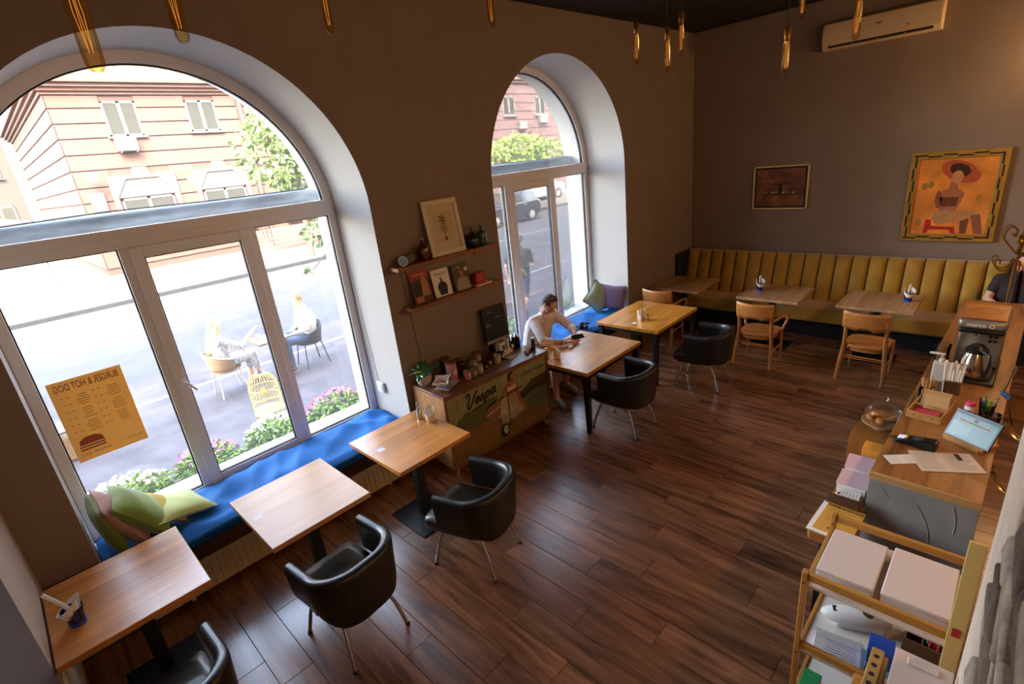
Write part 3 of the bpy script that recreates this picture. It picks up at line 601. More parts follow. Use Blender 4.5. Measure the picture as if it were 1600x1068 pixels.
# ================================================================== BLACK TUB CHAIRS
leather = mat('black_leather', '#1a1512', .4, bump=.06, bscale=240, coat=.15); rubber = mat('black_rubber', '#0b0b0b', .7)
def tub_chair():
    t = thing('tub_chair', '-', 'chair', (0, 0, 0), 0, 'black leather tub chairs'); N = 44
    def path(s):                                                     # U seen from above, s 0..1 from left arm tip to right arm tip
        q = s * 2 - 1; a = abs(q); sg = -1 if q < 0 else 1
        R = .22; straight = .23; back = .275 - R; tot = straight + R * PI / 2 + back; d = (1 - a) * tot
        if d < straight: return V(sg * .275, .13 - d, 0), V(sg, 0, 0)
        d -= straight
        if d < R * PI / 2: th = d / R; return V(sg * (.275 - R + R * math.cos(th)), .13 - straight - R * math.sin(th), 0), V(sg * math.cos(th), -math.sin(th), 0)
        d -= R * PI / 2; return V(sg * (back - d), .13 - straight - R, 0), V(0, -1, 0)
    def sec(u, v):
        p, n = path(u); back = max(0, -n.y); tip = min(1, (1 - abs(2 * u - 1)) / .05); zb = .46 - .10 * min(1, back * 1.3) - .05 * (1 - tip) * 0; zt = .715 + .03 * back
        pr = [(.0, zb), (.012, zb + .06), (.022 + .012 * back, zt - .04), (.020 + .012 * back, zt - .008), (.004, zt + .006), (-.024, zt + .004), (-.04, zt - .012), (-.036, zt - .06), (-.03, zb + .08), (-.028, zb)]
        o, z = pr[int(round(v * 10)) % 10]; return p + n * o + V(0, 0, z)
    b = MB().grid(sec, N, 10, cv=True); b.add([b.v[i] for i in range(10)], [tuple(range(10))]); b.add([b.v[(N - 1) * 10 + i] for i in range(10)], [tuple(range(10))])
    b.build('backrest', leather, t, smooth=60)
    def rr(y0, y1, hw, z, rad):                                       # rounded seat outline
        out = []
        for cx, cy, a0 in ((hw - rad, y1 - .05, 0), (-hw + rad, y1 - .05, 90)):
            r_ = .05; out += [(cx + (rad - .0) * 0 + r_ * math.cos(math.radians(a0 + k * 18)) + (rad - r_) * (1 if a0 == 0 else -1), cy + r_ * math.sin(math.radians(a0 + k * 18))) for k in range(6)]
        for k in range(13): a = math.radians(180 + k * 15); out.append((hw * math.cos(a) * 1.0, y0 + .22 + .22 * math.sin(a)))
        return out
    o = rr(-.30, .30, .245, 0, .05); n = len(o)
    def layer(sc, z, sh=0): return [V(x * sc, (y - .02) * sc + .02 + sh, z) for x, y in o]
    s = MB(); L = [layer(.90, .36), layer(.99, .375), layer(1.0, .43), layer(.96, .455), layer(.7, .464)]
    s.add([p for l in L for p in l], [(k * n + i, k * n + (i + 1) % n, (k + 1) * n + (i + 1) % n, (k + 1) * n + i) for k in range(4) for i in range(n)] + [tuple(range(4 * n, 5 * n)), tuple(range(n - 1, -1, -1))]).build('seat', leather, t, smooth=60)
    u = MB(); L = [layer(.62, .315, -.02), layer(.86, .335, -.01), layer(.95, .372)]
    u.add([p for l in L for p in l], [(k * n + i, k * n + (i + 1) % n, (k + 1) * n + (i + 1) % n, (k + 1) * n + i) for k in range(2) for i in range(n)] + [tuple(range(2 * n, 3 * n)), tuple(range(n - 1, -1, -1))]).build('under_shell', leather, t, smooth=60)
    for i in (-1, 1):
        for j in (-1, 1):
            g = MB().tube([(i * .15, j * .15 + .01, .345), (i * .19, j * .215, .2), (i * .215, j * .265, .012)], .0128, 10).build('leg', chrome, t); MB().cyl((i * .214, j * .264, .016), (i * .2165, j * .267, 0), .0155, n=10).build('foot_cap', rubber, g)
    return t
tc = tub_chair(); _first = [True]
def put_chair(x, y, rz, label):
    o = tc if _first[0] else dup(tc); _first[0] = False; o.location = (x, y, 0); o.rotation_euler = (0, 0, rz); o['label'] = label
put_chair(-.085, 2.73, .05, 'black tub chair at the near corner table, cut by the bottom edge')
put_chair(.957, 2.83, .10, 'black tub chair pushed up to the pale birch table')
put_chair(1.96, 2.677, .31, 'black tub chair turned at the table next to the painted cabinet')
put_chair(4.31, 2.80, 0, 'black tub chair facing the man with the phone')
put_chair(5.76, 2.57, .10, 'black tub chair at the amber table with the shakers')

# ================================================================== BENTWOOD CHAIRS
bent = wood('bent_beech', '#c8823e', '#985a28', 'z', .35, 10, coat=.2); bent_x = wood('bent_beech_x', '#c8823e', '#985a28', 'y', .35, 10, coat=.2)
def wood_chair(label, c, rz, arms):
    t = thing('wooden_chair', label, 'chair', (c[0], c[1], 0), rz, 'bentwood dining chairs')
    for j in (-1, 1):
        MB().tube(spline([(-.275, j * .235, 0), (-.225, j * .225, .2), (-.19, j * .205, .43), (-.2, j * .2, .62), (-.235, j * .2, .78)], 5), [.019] * 4 + [.023] * 10 + [.02] * 4 + [.016] * 3, 10).build('rear_leg', bent, t)
        MB().tube([(.205, j * .205, .43), (.21, j * .212, 0)], [.02, .015], 10).build('front_leg', bent, t)
        MB().tube([(-.222, j * .222, .21), (.207, j * .21, .21)], .0105, 8).build('stretcher', bent_x, t)
        if arms: MB().tube(spline([(-.2, j * .205, .63), (-.08, j * .26, .66), (.08, j * .285, .665), (.17, j * .285, .63), (.185, j * .27, .55), (.13, j * .235, .44)], 5), .0165, 9).build('armrest', bent_x, t)
    MB().tube([(-.03, -.215, .21), (-.03, .215, .21)], .0105, 8).build('stretcher', bent_x, t); MB().tube([(-.19, -.2, .3), (-.19, .2, .3)], .010, 8).build('stretcher', bent_x, t)
    def seat(u, v): return None
    ol = []
    for k in range(28):
        a = 2 * PI * k / 28; ca, sa = math.cos(a), math.sin(a); ol.append((.225 * math.copysign(abs(ca) ** .55, ca), (.225 + .015 * ca) * math.copysign(abs(sa) ** .6, sa)))
    MB().prism(ol, lambda u, v, w: V(u, v, w), .418, .448).build('seat', bent_x, t, bevel=.008); MB().prism([(x * .9, y * .88) for x, y in ol], lambda u, v, w: V(u, v, w), .37, .418).build('seat_rail', bent_x, t)
    def back(u, v):
        y = (u - .5) * .47; bow = .05 * (1 - (2 * u - 1) ** 2); zb = .645 + .012 * math.cos(2 * PI * u) + (.028 if .34 < u < .66 else 0); zt = .875 - .012 * (1 - (2 * u - 1) ** 2); z = zb + (zt - zb) * v
        return V(-.205 - .03 * (z - .65) / .22 - bow, y, z)
    MB().grid(back, 25, 6).build('backrest', bent_x, t, smooth=60, solid=.013)
    return t
wood_chair('bentwood armchair at the middle banquette table', (6.80, 2.25), 0, True)
wood_chair('bentwood chair without arms at the table nearest the coffee brewer', (6.90, 1.05), -.04, False)
wood_chair('bentwood armchair half hidden behind the amber table', (6.93, 3.72), .06, True)

# ================================================================== BANQUETTE
velvet = mat('mustard_velvet', '#a67c1a', .75, noise=.16, nscale=5, bump=.05, bscale=30, sheen=.4); plinth_m = mat('plinth_black', '#0d0b0a', .7)
sofa = thing('banquette', 'long mustard velvet banquette with upright channels along the back wall', 'sofa', (0, 0, 0))
MB().box(8.02, 8.70, -.75, 4.08, 0, .27).build('plinth', plinth_m, sofa, bevel=.005)
ys = [4.08 - .205 * k for k in range(24)]
for k, (a, b_) in enumerate(zip(ys, ys[1:])):
    def ch(u, v, a=a, b_=b_):
        y = a + (b_ - a) * u; bul = .05 * math.sin(PI * u) ** .42; z = .46 + .63 * min(v, .86) / .86; x = 8.33 + .20 * (z - .46) / .63 - bul
        if v > .86: w = (v - .86) / .14; x = 8.53 - bul * (1 - w) + .13 * w; z = 1.09 + .018 * math.sin(PI * (.3 + .7 * w)) * (1 - .5 * w)
        return V(x, y, z)
    b = MB().grid(ch, 9, 14); b.add([V(8.66, a, .46), V(8.66, b_, .46), V(8.66, b_, 1.09), V(8.66, a, 1.09)], [(0, 1, 2, 3)]).build('back_channel', velvet, sofa, smooth=70)
    MB().tube([(8.322, a, .47), (8.42, a, .78), (8.516, a, 1.08), (8.56, a, 1.1)], .006, 6).build('seam', mat('seam_brown', '#3a2a0a', .9), sofa)
MB().box(8.60, 8.74, -.75, 4.1, .3, 1.07).build('back_board', plinth_m, sofa); MB().box(8.12, 8.74, 4.085, 4.13, 0, 1.10).build('end_panel', plinth_m, sofa, bevel=.02)
for a, b_ in ((4.08, 2.75), (2.745, 1.22), (1.215, -.75)): MB().box(7.84, 8.40, b_, a, .275, .47).build('seat_cushion', velvet, sofa, bevel=.035, seg=4)

# ================================================================== BACK WALL
gold = mat('antique_gold', '#b08a3c', .4, metal=.35, noise=.15, nscale=14); gold_pale = mat('pale_gold', '#d8c288', .4, metal=.3)
p = thing('painting', 'small dark abstract painting in a thin pale gold frame', 'painting', (8.75, 2.73, 2.07)); hw, hh = .395, .325
for q in ((-hw, hw, -hh, -hh + .022), (-hw, hw, hh - .022, hh), (-hw, -hw + .022, -hh, hh), (hw - .022, hw, -hh, hh)): MB().box(-.035, 0, q[0], q[1], q[2], q[3]).build('frame_rail', gold_pale, p, bevel=.003)
MB().box(-.02, 0, -hw + .02, hw - .02, -hh + .02, hh - .02).build('mount', mat('dark_brown_mount', '#2a1710', .7), p, smooth=0)
MB().box(-.024, -.019, -hw + .05, hw - .05, -hh + .05, hh - .05).build('canvas', mat('umber_canvas', '#7a4a30', .7, noise=.55, nscale=7, bump=.2, bscale=25), p, smooth=0)
pv = lambda u, v, w: V(w, -u, v)
ink = mat('dark_paint', '#2c1812', .7); ochre = mat('ochre_paint', '#b98a3f', .7); brick_red = mat('brick_paint', '#8a2f1c', .7)
MB().prism([(-.27, -.07), (-.2, -.105), (.0, -.115), (.2, -.10), (.27, -.055), (.2, -.085), (0, -.095), (-.2, -.09)], pv, -.026, -.0235).build('painted_hull', ink, p, smooth=0)
MB().prism([(-.25, .075), (-.1, .045), (.1, .045), (.26, .095), (.1, .062), (-.1, .062)], pv, -.026, -.0235).build('painted_arc', ink, p, smooth=0)
MB().prism([(-.03, -.10), (.04, -.10), (.03, .05), (-.02, .06)], pv, -.026, -.0235).build('painted_mast', ink, p, smooth=0)
for k in range(9): MB().prism([(x + [-.2, -.15, -.1, -.05, 0, .05, .1, .15, .2][k], y - .075) for x, y in ((-.012, -.012), (.014, -.01), (.01, .014), (-.012, .01))], pv, -.0262, -.0238).build('painted_dot', [ochre, brick_red, gold_pale][k % 3], p, smooth=0)
p = thing('painting', 'orange painting of a seated figure in a wide hat, gold and black frame', 'painting', (8.75, .665, 1.875)); hw, hh = .475, .565; fw = .095
for k, q in enumerate(((-hw, hw, -hh, -hh + fw), (-hw, hw, hh - fw, hh), (-hw, -hw + fw, -hh + fw, hh - fw), (hw - fw, hw, -hh + fw, hh - fw))): MB().box(-.045, 0, q[0], q[1], q[2], q[3]).build('frame_rail', gold, p, bevel=.006)
blk = mat('black_inlay', '#120d0a', .5)
for s in (-1, 1):
    for k in range(6):
        a = -hw + .05 + k * .146; MB().box(-.047, -.044, a, a + .14, s * (hh - fw * .62 + (.018 if k % 2 else 0)) - .009, s * (hh - fw * .62 + (.018 if k % 2 else 0)) + .009).build('inlay', blk, p, smooth=0)
    for k in range(7):
        a = -hh + .05 + k * .149; MB().box(-.047, -.044, s * (hw - fw * .62 + (.018 if k % 2 else 0)) - .009, s * (hw - fw * .62 + (.018 if k % 2 else 0)) + .009, a, a + .14).build('inlay', blk, p, smooth=0)
MB().box(-.03, 0, -hw + fw - .004, hw - fw + .004, -hh + fw - .004, hh - fw + .004).build('canvas', mat('orange_canvas', '#e08a34', .7, noise=.3, nscale=4, bump=.1, bscale=30), p, smooth=0)
def daub(name, pts, col, k): MB().prism([((x - .5) * .76, (.5 - y) * .94) for x, y in pts], pv, -.0305 - .0006 * k, -.029).build(name, mat('daub_' + name, col, .7, noise=.15, nscale=12), p, smooth=0)
ell = lambda cx, cy, rx, ry, n=18, a=0: [(cx + rx * math.cos(t) * math.cos(a) - ry * math.sin(t) * math.sin(a), cy + rx * math.cos(t) * math.sin(a) + ry * math.sin(t) * math.cos(a)) for t in [2 * PI * i / n for i in range(n)]]
daub('painted_hat', ell(.56, .17, .27, .13, 20, .35), '#b4502c', 1); daub('painted_hair', ell(.55, .15, .14, .08, 16, .3), '#3a1a12', 2); daub('painted_face', ell(.53, .24, .075, .085), '#c98a56', 3)
daub('painted_neck', [(.46, .29), (.55, .31), (.56, .42), (.44, .42)], '#a5643c', 2); daub('painted_torso', [(.3, .44), (.44, .39), (.58, .40), (.66, .45), (.63, .56), (.58, .68), (.36, .68), (.33, .56)], '#a86a45', 3)
daub('painted_bodice', [(.34, .5), (.6, .5), (.57, .62), (.38, .63)], '#6a3222', 4); daub('painted_thigh', [(.3, .68), (.56, .68), (.84, .69), (.9, .74), (.78, .78), (.6, .82), (.36, .88), (.28, .8)], '#b98358', 5)
daub('painted_shin', [(.78, .74), (.9, .73), (.97, .99), (.86, .99)], '#8a5236', 6); daub('painted_calf', [(.66, .82), (.77, .78), (.76, .99), (.68, .99)], '#70402c', 5)
daub('painted_stool', [(.2, .80), (.27, .80), (.29, .89), (.6, .90), (.62, .99), (.56, .99), (.54, .94), (.26, .94), (.24, .99), (.19, .99)], '#b8201c', 4); daub('painted_shoulder', ell(.33, .53, .045, .12, 14, -.1), '#8a4c30', 4)
for k, (x, y) in enumerate(((.12, .35), (.2, .33), (.85, .52), (.1, .84))): daub('painted_smudge', ell(x, y, .045, .05), '#a8782c', 1)
# air conditioner
ac = thing('air_conditioner', 'cream wall air conditioner with a dark vent slot under the ceiling', 'air conditioner', (8.75, 1.655, 3.83)); cream = mat('cream_plastic', '#d8c3a0', .45)
MB().prism([(0, 0), (-.14, 0), (-.2, .06), (-.215, .2), (-.19, .3), (-.14, .325), (0, .325)], lambda u, v, w: V(u, w, v), -.625, .625).build('casing', cream, ac, smooth=25, bevel=.008)
MB().prism([(-.2, .085), (-.222, .2), (-.2, .3), (-.196, .3), (-.214, .2), (-.19, .085)], lambda u, v, w: V(u, w, v), -.6, .6).build('front_panel', cream, ac, smooth=25)
MB().obox((-.182, .0, .045), (.012, 1.1, .042), (0, .75, 0)).build('vent_slot', mat('vent_black', '#0d0a08', .8), ac, smooth=0); MB().obox((-.178, 0, .018), (.008, 1.1, .03), (0, .95, 0)).build('louvre', cream, ac, bevel=.003)
for y in (-.28, 0, .28): MB().obox((-.186, y, .042), (.01, .012, .04), (0, .75, 0)).build('louvre_support', cream, ac, smooth=0)
MB().box(-.226, -.222, -.03, .03, .19, .205).build('badge', mat('badge_grey', '#5a4c3c', .4), ac, smooth=0); MB().cyl((-.222, -.3, .12), (-.226, -.3, .12), .012, n=12).build('indicator', mat('indicator', '#7a6a50', .4), ac)

# ================================================================== WINDOW SEATS, RADIATORS
dark_wood = wood('dark_oak', '#5a3a22', '#2e1b10', 'x', .5, 8); blue_cloth = mat('blue_cloth', '#0969b6', .85, noise=.08, nscale=5)
for k, (c, zc, r) in enumerate(ARCH):
    w = thing('bench_seat', ['dark wooden seat board in the niche of the large window', 'dark wooden seat board in the niche of the far window'][k], 'bench', (c, 0, 0), 0, 'window seats')
    MB().box(-r + .004, r - .004, 4.06, 4.795, ZN + .002, ZN + .04).build('seat_board', dark_wood, w, bevel=.006); MB().box(-r + .02, r - .02, 4.07, 4.10, ZN - .08, ZN + .001).build('front_rail', dark_wood, w, bevel=.004)
    x0 = -r + (.01 if k == 0 else .35)
    def top(u, v, x0=x0, r=r, k=k):
        x = x0 + (r - .012 - x0) * u; n = (1 - 2 * abs(math.sin(4.5 * x + 4 * v + 1.2 * math.sin(4 * v + 3 * x)))) * .6 + (1 - 2 * abs(math.sin(11 * x - 6 * v + math.sin(5 * x)))) * .4 + math.sin(6 * x - 14 * v + 1) * .35
        if v < .1: return V(x, 4.055 + .004 * n, .455 + (.05 * v / .1))
        w = (v - .1) / .9; return V(x, 4.055 + .735 * w, .505 + .035 * min(1, w * 8) * min(1, (1 - w) * 8) * min(1, min(u, 1 - u) * 30) + .02 * n * min(1, w * 5))
    b = MB().grid(top, 90, 30); m = b.build('seat_pad', blue_cloth, None, smooth=80, solid=.0)
    b2_ = MB().box(c + x0 + .01, c + r - .02, 4.075, 4.785, ZN + .042, .50)
    m.location = (c, 0, 0); tag(m, ['long wrinkled blue cloth pad on the large window seat', 'blue cloth pad on the far window seat'][k], 'cushion', 'blue window seat pads'); core = b2_.build('foam', blue_cloth, m, bevel=.02); core.location = (-c, 0, 0)
    if k == 0 or k == 1:
        rad = thing('radiator', ['cream ribbed panel radiator under the large window seat', 'cream ribbed panel radiator under the far window seat'][k], 'radiator', (c, 4.10, .05), 0, 'panel radiators'); rm = mat('radiator_cream', '#cdb99c', .5)
        MB().box(-1.2, 1.2, -.045, .045, 0, .27).build('panel', rm, rad, bevel=.006)
        for i in range(48): MB().box(-1.18 + i * .05, -1.155 + i * .05, -.052, -.044, .025, .245).build('rib', rm, rad, bevel=.003, seg=1)
        for x in (-.9, .9): MB().box(x - .015, x + .015, .0, .04, -.05, .0).build('foot', rm, rad, smooth=0)
        MB().tube([(1.2, 0, .03), (1.26, 0, .03), (1.26, 0, -.05)], .009, 8).build('pipe', rm, rad)
# pipes (awning rolls) outside, just above the transoms
zinc = mat('weathered_zinc', '#7d8890', .55, metal=.3, noise=.45, nscale=5, stretch=(.5, 2, 2))
for k, (c, zc, r) in enumerate(ARCH): 
    o = thing('awning_roll', ['weathered grey awning tube across the large arched window', 'weathered grey awning tube across the far arched window'][k], 'awning', (c, 5.09, 2.81), 0, 'rolled awnings'); MB().cyl((-r + .01, 0, 0), (r - .01, 0, 0), .062, n=20).build('tube', zinc, o); MB().tube([(-r * .9, -.05, .055), (-.4, -.045, .072), (.35, -.05, .058), (r * .9, -.05, .06)], .006, 5).build('cable', rubber, o)
# cushions
def cushion(label, c, size, rot, m, piping=None, group='loose cushions'):
    a, h = size[0] / 2, size[1]; t = thing('cushion', label, 'cushion', c, 0, group); E = Euler(rot).to_matrix().to_4x4()
    def f(sg):
        def g(u, v):
            x, y = u * 2 - 1, v * 2 - 1; pin = 1 - .10 * (1 - abs(x)) * abs(y) ** 4 - .0; pin2 = 1 - .10 * (1 - abs(y)) * abs(x) ** 4
            th = (1 - abs(x) ** 2.6) * (1 - abs(y) ** 2.6); th = max(th, 0) ** .55
            return E @ V(a * x * pin2, a * y * pin, sg * h * (th + .04 * math.sin(7 * x + 4 * y) * th))
        return g
    b = MB().grid(f(1), 17, 17).grid(f(-1), 17, 17); b.build('cover', m, t, smooth=80)
    if piping: MB().tube([f(1)(*q) for q in [(i / 16, 0) for i in range(16)] + [(1, i / 16) for i in range(16)] + [(1 - i / 16, 1) for i in range(16)] + [(0, 1 - i / 16) for i in range(16)]], .006, 6, closed=True).build('piping', piping, t)
    return t
olive = mat('olive_velvet', '#84a032', .8, noise=.15, nscale=9, sheen=.5); lime = mat('lime_cloth', '#c9cf7a', .85, sheen=.3); yellow_c = mat('yellow_cloth', '#c9b04e', .85, noise=.1, nscale=6); pink_c = mat('dusty_pink', '#c79c92', .85, noise=.1, nscale=8); dark_green = mat('moss_velvet', '#6e8a2c', .85, noise=.12, nscale=7, sheen=.5); sage = mat('sage_cloth', '#a9b896', .85, noise=.06, nscale=7); lilac = mat('lilac_cloth', '#8d7ba0', .85); black_pipe = mat('black_piping', '#1a1a1a', .7)
# ================================================================== LAMPS
amber_glass = glass('amber_glass', (.94, .76, .45), .45); clear_glass = glass('clear_glass', (.96, .96, .95), 1.2)
filament = mat('filament', '#e8a85a', .4, emit='#ffb45a', estr=.05); brass = mat('brass', '#a77c3a', .3, metal=.9)
def pendant(label, tip, lit=False, group='tube bulb pendants'):
    x, y, z = tip; t = thing('pendant_lamp', label, 'lamp', (x, y, z), 0, group); top = ZC - z
    MB().lathe([(0, 0), (.009, .002), (.015, .012), (.016, .05), (.016, .125), (.012, .15), (.011, .162)], n=18).build('bulb', amber_glass, t)
    f = MB()
    for k in range(4): a = k * PI / 2; f.tube([(.004 * math.cos(a), .004 * math.sin(a), .15), (.007 * math.cos(a), .007 * math.sin(a), .09), (.004 * math.cos(a + .6), .004 * math.sin(a + .6), .03)], .0006, 4)
    f.build('filament', filament, t, smooth=0)
    MB().lathe([(0, .158), (.0135, .158), (.0135, .172), (.016, .174), (.016, .205), (.008, .218), (0, .22)], n=16).build('socket', brass, t)
    MB().tube([(0, 0, .21), (.004, 0, top * .5), (0, 0, top - .02)], .0028, 6).build('cord', rubber, t); MB().lathe([(0, top - .03), (.03, top - .028), (.045, top), (0, top)], n=16).build('ceiling_rose', black_paint, t)
    if lit:
        L = bpy.data.lights.new('bulb_light', 'POINT'); L.energy = lit; L.color = (1.0, .58, .27); L.shadow_soft_size = .05; o = bpy.data.objects.new('bulb_light', L); C.objects.link(o); o.parent = t; o.location = (0, 0, .08)
    return t
for tip, lb in (((.23, 1.18, 3.16), 'nearest amber tube bulb, hanging before the top of the large arch'), ((.475, 1.478, 3.28), 'second amber tube bulb, over the right shoulder of the large arch'), ((1.16, 1.99, 3.456), 'amber tube bulb hanging against the brown wall between the arches'), ((1.86, 1.82, 3.49), 'amber tube bulb hanging just left of the far arch'),
                ((2.92, 1.73, 3.37), 'leftmost of three tube bulbs hanging near the room corner'), ((2.92, 1.54, 3.30), 'lowest of three tube bulbs hanging near the room corner'), ((3.04, 1.52, 3.38), 'rightmost of three tube bulbs hanging near the room corner'), ((3.05, .97, 3.19), 'tube bulb on a long cord left of the air conditioner'), ((2.88, .86, 3.39), 'tube bulb cut by the top edge left of the air conditioner'), ((2.93, .65, 3.27), 'tube bulb hanging in front of the air conditioner')):
    pendant(lb, tip)
LAMP = 3.6
for tip, lb in (((2.9, -1.0, 3.1), 'lit tube bulb over the near end of the bar'), ((4.3, -1.0, 3.1), 'lit tube bulb over the middle of the bar'), ((5.8, -1.0, 3.1), 'lit tube bulb over the coffee brewer'), ((7.3, -1.4, 3.1), 'lit tube bulb over the far end of the bar'), ((-.1, -1.2, 3.2), 'lit tube bulb behind the brick pier')):
    pendant(lb, tip, LAMP, 'lit bar pendants')
sc = thing('wall_lamp', 'warm wall lamp high on the back wall beyond the orange painting', 'lamp', (8.75, -.42, 3.15)); MB().box(-.02, 0, -.06, .06, -.1, .1).build('back_plate', brass, sc, bevel=.005); MB().tube([(-.02, 0, 0), (-.1, 0, -.03), (-.14, 0, .03)], .01, 8).build('arm', brass, sc); MB().lathe([(.05, .02), (.075, .16), (.073, .16), (.048, .02)], (-.14, 0, 0), n=20).build('shade', mat('shade_glass', '#e8c890', .4, trans=.6), sc)
L = bpy.data.lights.new('wall_lamp_light', 'POINT'); L.energy = 5; L.color = (1.0, .58, .25); L.shadow_soft_size = .05; o = bpy.data.objects.new('wall_lamp_light', L); C.objects.link(o); o.parent = sc; o.location = (-.16, 0, .2)
# ================================================================== CUSHIONS IN THE WINDOW SEATS
R = math.radians
cushion('moss green cushion flat against the left reveal, mostly behind the table', (-.025, 4.46, .735), (.44, .06), (0, R(82), R(2)), dark_green)
cushion('dusty pink cushion wedged between two green ones', (.065, 4.47, .74), (.46, .085), (0, R(66), R(2)), pink_c)
cushion('plump olive velvet cushion leaning over the pink one', (.18, 4.43, .75), (.46, .095), (0, R(56), R(-4)), olive)
cushion('mustard yellow cushion tucked behind the olive one', (.29, 4.50, .675), (.40, .06), (0, R(38), R(-6)), yellow_c)
cushion('pale lime cushion lying at the front of the large window seat pile', (.40, 4.47, .63), (.44, .055), (R(4), R(16), R(14)), lime)
cushion('sage cushion with black piping standing on its corner in the far window', (6.33, 4.52, .765), (.40, .08), (R(78), R(45), R(-28)), sage, black_pipe)
cushion('lilac cushion behind the sage one against the far reveal', (6.49, 4.36, .735), (.40, .07), (R(84), R(8), R(-62)), lilac)
# white thermostat box and its wire on the reveal
rt = thing('thermostat', 'white thermostat box on the right reveal of the large window', 'thermostat', (2.462, 4.60, .80)); MB().box(-.03, 0, -.065, .065, -.06, .06).build('casing', mat('white_plastic', '#e2e0dc', .4), rt, bevel=.018, seg=3); MB().box(-.034, -.029, -.035, .035, -.03, .03).build('lid', M['white_plastic'], rt, bevel=.004); MB().tube([(-.004, .05, .06), (-.003, .12, .9), (-.003, .17, 1.7)], .0025, 5).build('wire', M['white_plastic'], rt)
# yellow menu sheet stuck to the glass, read from outside
yel = mat('menu_yellow', '#d8a23c', .7); sheet_m, _nt, _nn, _ll, _b = new_mat('thin_yellow_sheet'); _nn.remove(_b); _tl = _nn.new('ShaderNodeBsdfTranslucent'); _tl.inputs[0].default_value = (.26, .17, .065, 1); _df = _nn.new('ShaderNodeBsdfDiffuse'); _df.inputs[0].default_value = (.5, .34, .13, 1); _mx = _nn.new('ShaderNodeAddShader'); _ll.new(_tl.outputs[0], _mx.inputs[0]); _ll.new(_df.outputs[0], _mx.inputs[1]); _ll.new(_mx.outputs[0], _nn['Material Output'].inputs[0]); brown_ink = mat('menu_ink', '#8a6a4a', .8); red_ink = mat('menu_red', '#b4573a', .8)
ms = thing('window_menu', 'yellow burger menu sheet stuck to the large window, seen from behind', 'poster', (.21, 4.833, 1.44)); MB().box(-.225, .225, -.0012, .0012, -.325, .325).build('sheet', sheet_m, ms, smooth=0)
mir = lambda x, z: frame_M((x, -.0016, z), (-1, 0, 0), (0, 0, 1))
text('BURGER & HOT DOG', .062, brown_ink, ms, M4=mir(0, .245) @ Matrix.Diagonal((.66, 1.25, 1, 1)), bold=.001, depth=.0002)
b = MB(); r2 = random.Random(5)
for cx in (.105, -.085):
    for k in range(17):
        z = .19 - k * .0185; L = r2.uniform(.05, .085)
        if k % 6 == 5: continue
        b.box(cx - .0 - L / 2 + .03, cx + L / 2 + .03, -.0018, -.001, z, z + .0045); 
        if k % 3 == 0: b.box(cx - .06, cx - .045, -.0018, -.001, z, z + .0045).box(cx - .095, cx - .08, -.0018, -.001, z, z + .0045)
o = b.build('menu_print', brown_ink, ms, smooth=0); o['kind'] = 'stuff'
mp_ = lambda u, v, w: V(u, w, v)
MB().prism([(-.185, -.2), (-.18, -.165), (-.14, -.14), (-.08, -.138), (-.04, -.16), (-.03, -.2)], mp_, -.0018, -.001).build('printed_bun', red_ink, ms, smooth=0)
for z, m in ((-.222, brown_ink), (-.245, red_ink)): MB().box(-.19, -.03, -.0018, -.001, z, z + .014).build('printed_patty', m, ms, smooth=0)
text('BURGER SELLS', .03, brown_ink, ms, M4=mir(-.108, -.285), depth=.0002); MB().box(.06, .2, -.0018, -.001, -.262, -.259).box(.09, .2, -.0018, -.001, -.274, -.271).build('printed_rule', brown_ink, ms, smooth=0)

# ================================================================== TABLE WARE
cup_blue = glass('blue_glass', (.35, .5, .95), 1.2); paper_w = mat('paper_white', '#ece7df', .8); ceramic = mat('cream_ceramic', '#e6d6bf', .35); steel = mat('brushed_steel', '#b8b4ae', .28, metal=1)
blue_solid = mat('cobalt_glass_base', '#1c49b8', .15)
def napkin_cup(label, x, y, rz):
    t = thing('napkin_cup', label, 'cup', (x, y, .7505), rz, 'blue glasses with napkins'); t.scale = (1.28,) * 3; MB().lathe([(0, .018), (.030, .018), (.04, .085), (.038, .085), (.0285, .02)], n=24).build('glass', cup_blue, t); MB().lathe([(0, 0), (.031, 0), (.034, .008), (.032, .02), (0, .02)], n=24).build('glass_base', blue_solid, t)
    MB().tube([(.040 * math.cos(a), .040 * math.sin(a), .066) for a in [2 * PI * i / 24 for i in range(24)]], .0012, 5, closed=True).build('rim_line', mat('navy_line', '#1a2452', .4), t)
    MB().grid(lambda u, v: V((.022 + .026 * v) * math.cos(5.2 * u) - .006 * v, (.022 + .026 * v) * math.sin(5.2 * u), .022 + (.085 + .03 * math.cos(5.2 * u + .6)) * v), 22, 6).build('napkin', paper_w, t, smooth=80, solid=.002)
    MB().tube([(.01, -.01, .03), (-.015, .02, .11), (-.05, .055, .185)], .008, 8).build('wrapped_cutlery', paper_w, t)
    return t
napkin_cup('blue glass with napkin and wrapped cutlery on the near corner table', -.30, 3.44, .3)
napkin_cup('blue glass with napkin on the middle banquette table', 7.58, 2.55, 1.2)
napkin_cup('blue glass with napkin on the banquette table nearest the coffee brewer', 7.70, .83, 1.0)
def shaker(label, x, y, h=.075, m=steel, group='salt and pepper shakers'):
    t = thing('shaker', label, 'shaker', (x, y, .7505), 0, group); q_ = 1 + max(0, h - .1) * 10; MB().lathe([(0, 0), (.015 * q_, 0), (.016 * q_, .004), (.0145 * q_, h * .45), (.014, h * .72), (0, h * .72)], n=18).build('body', m, t); MB().lathe([(0, h * .72), (.0152, h * .72), (.0155, h * .93), (.01, h), (0, h)], n=18).build('cap', chrome, t); return t
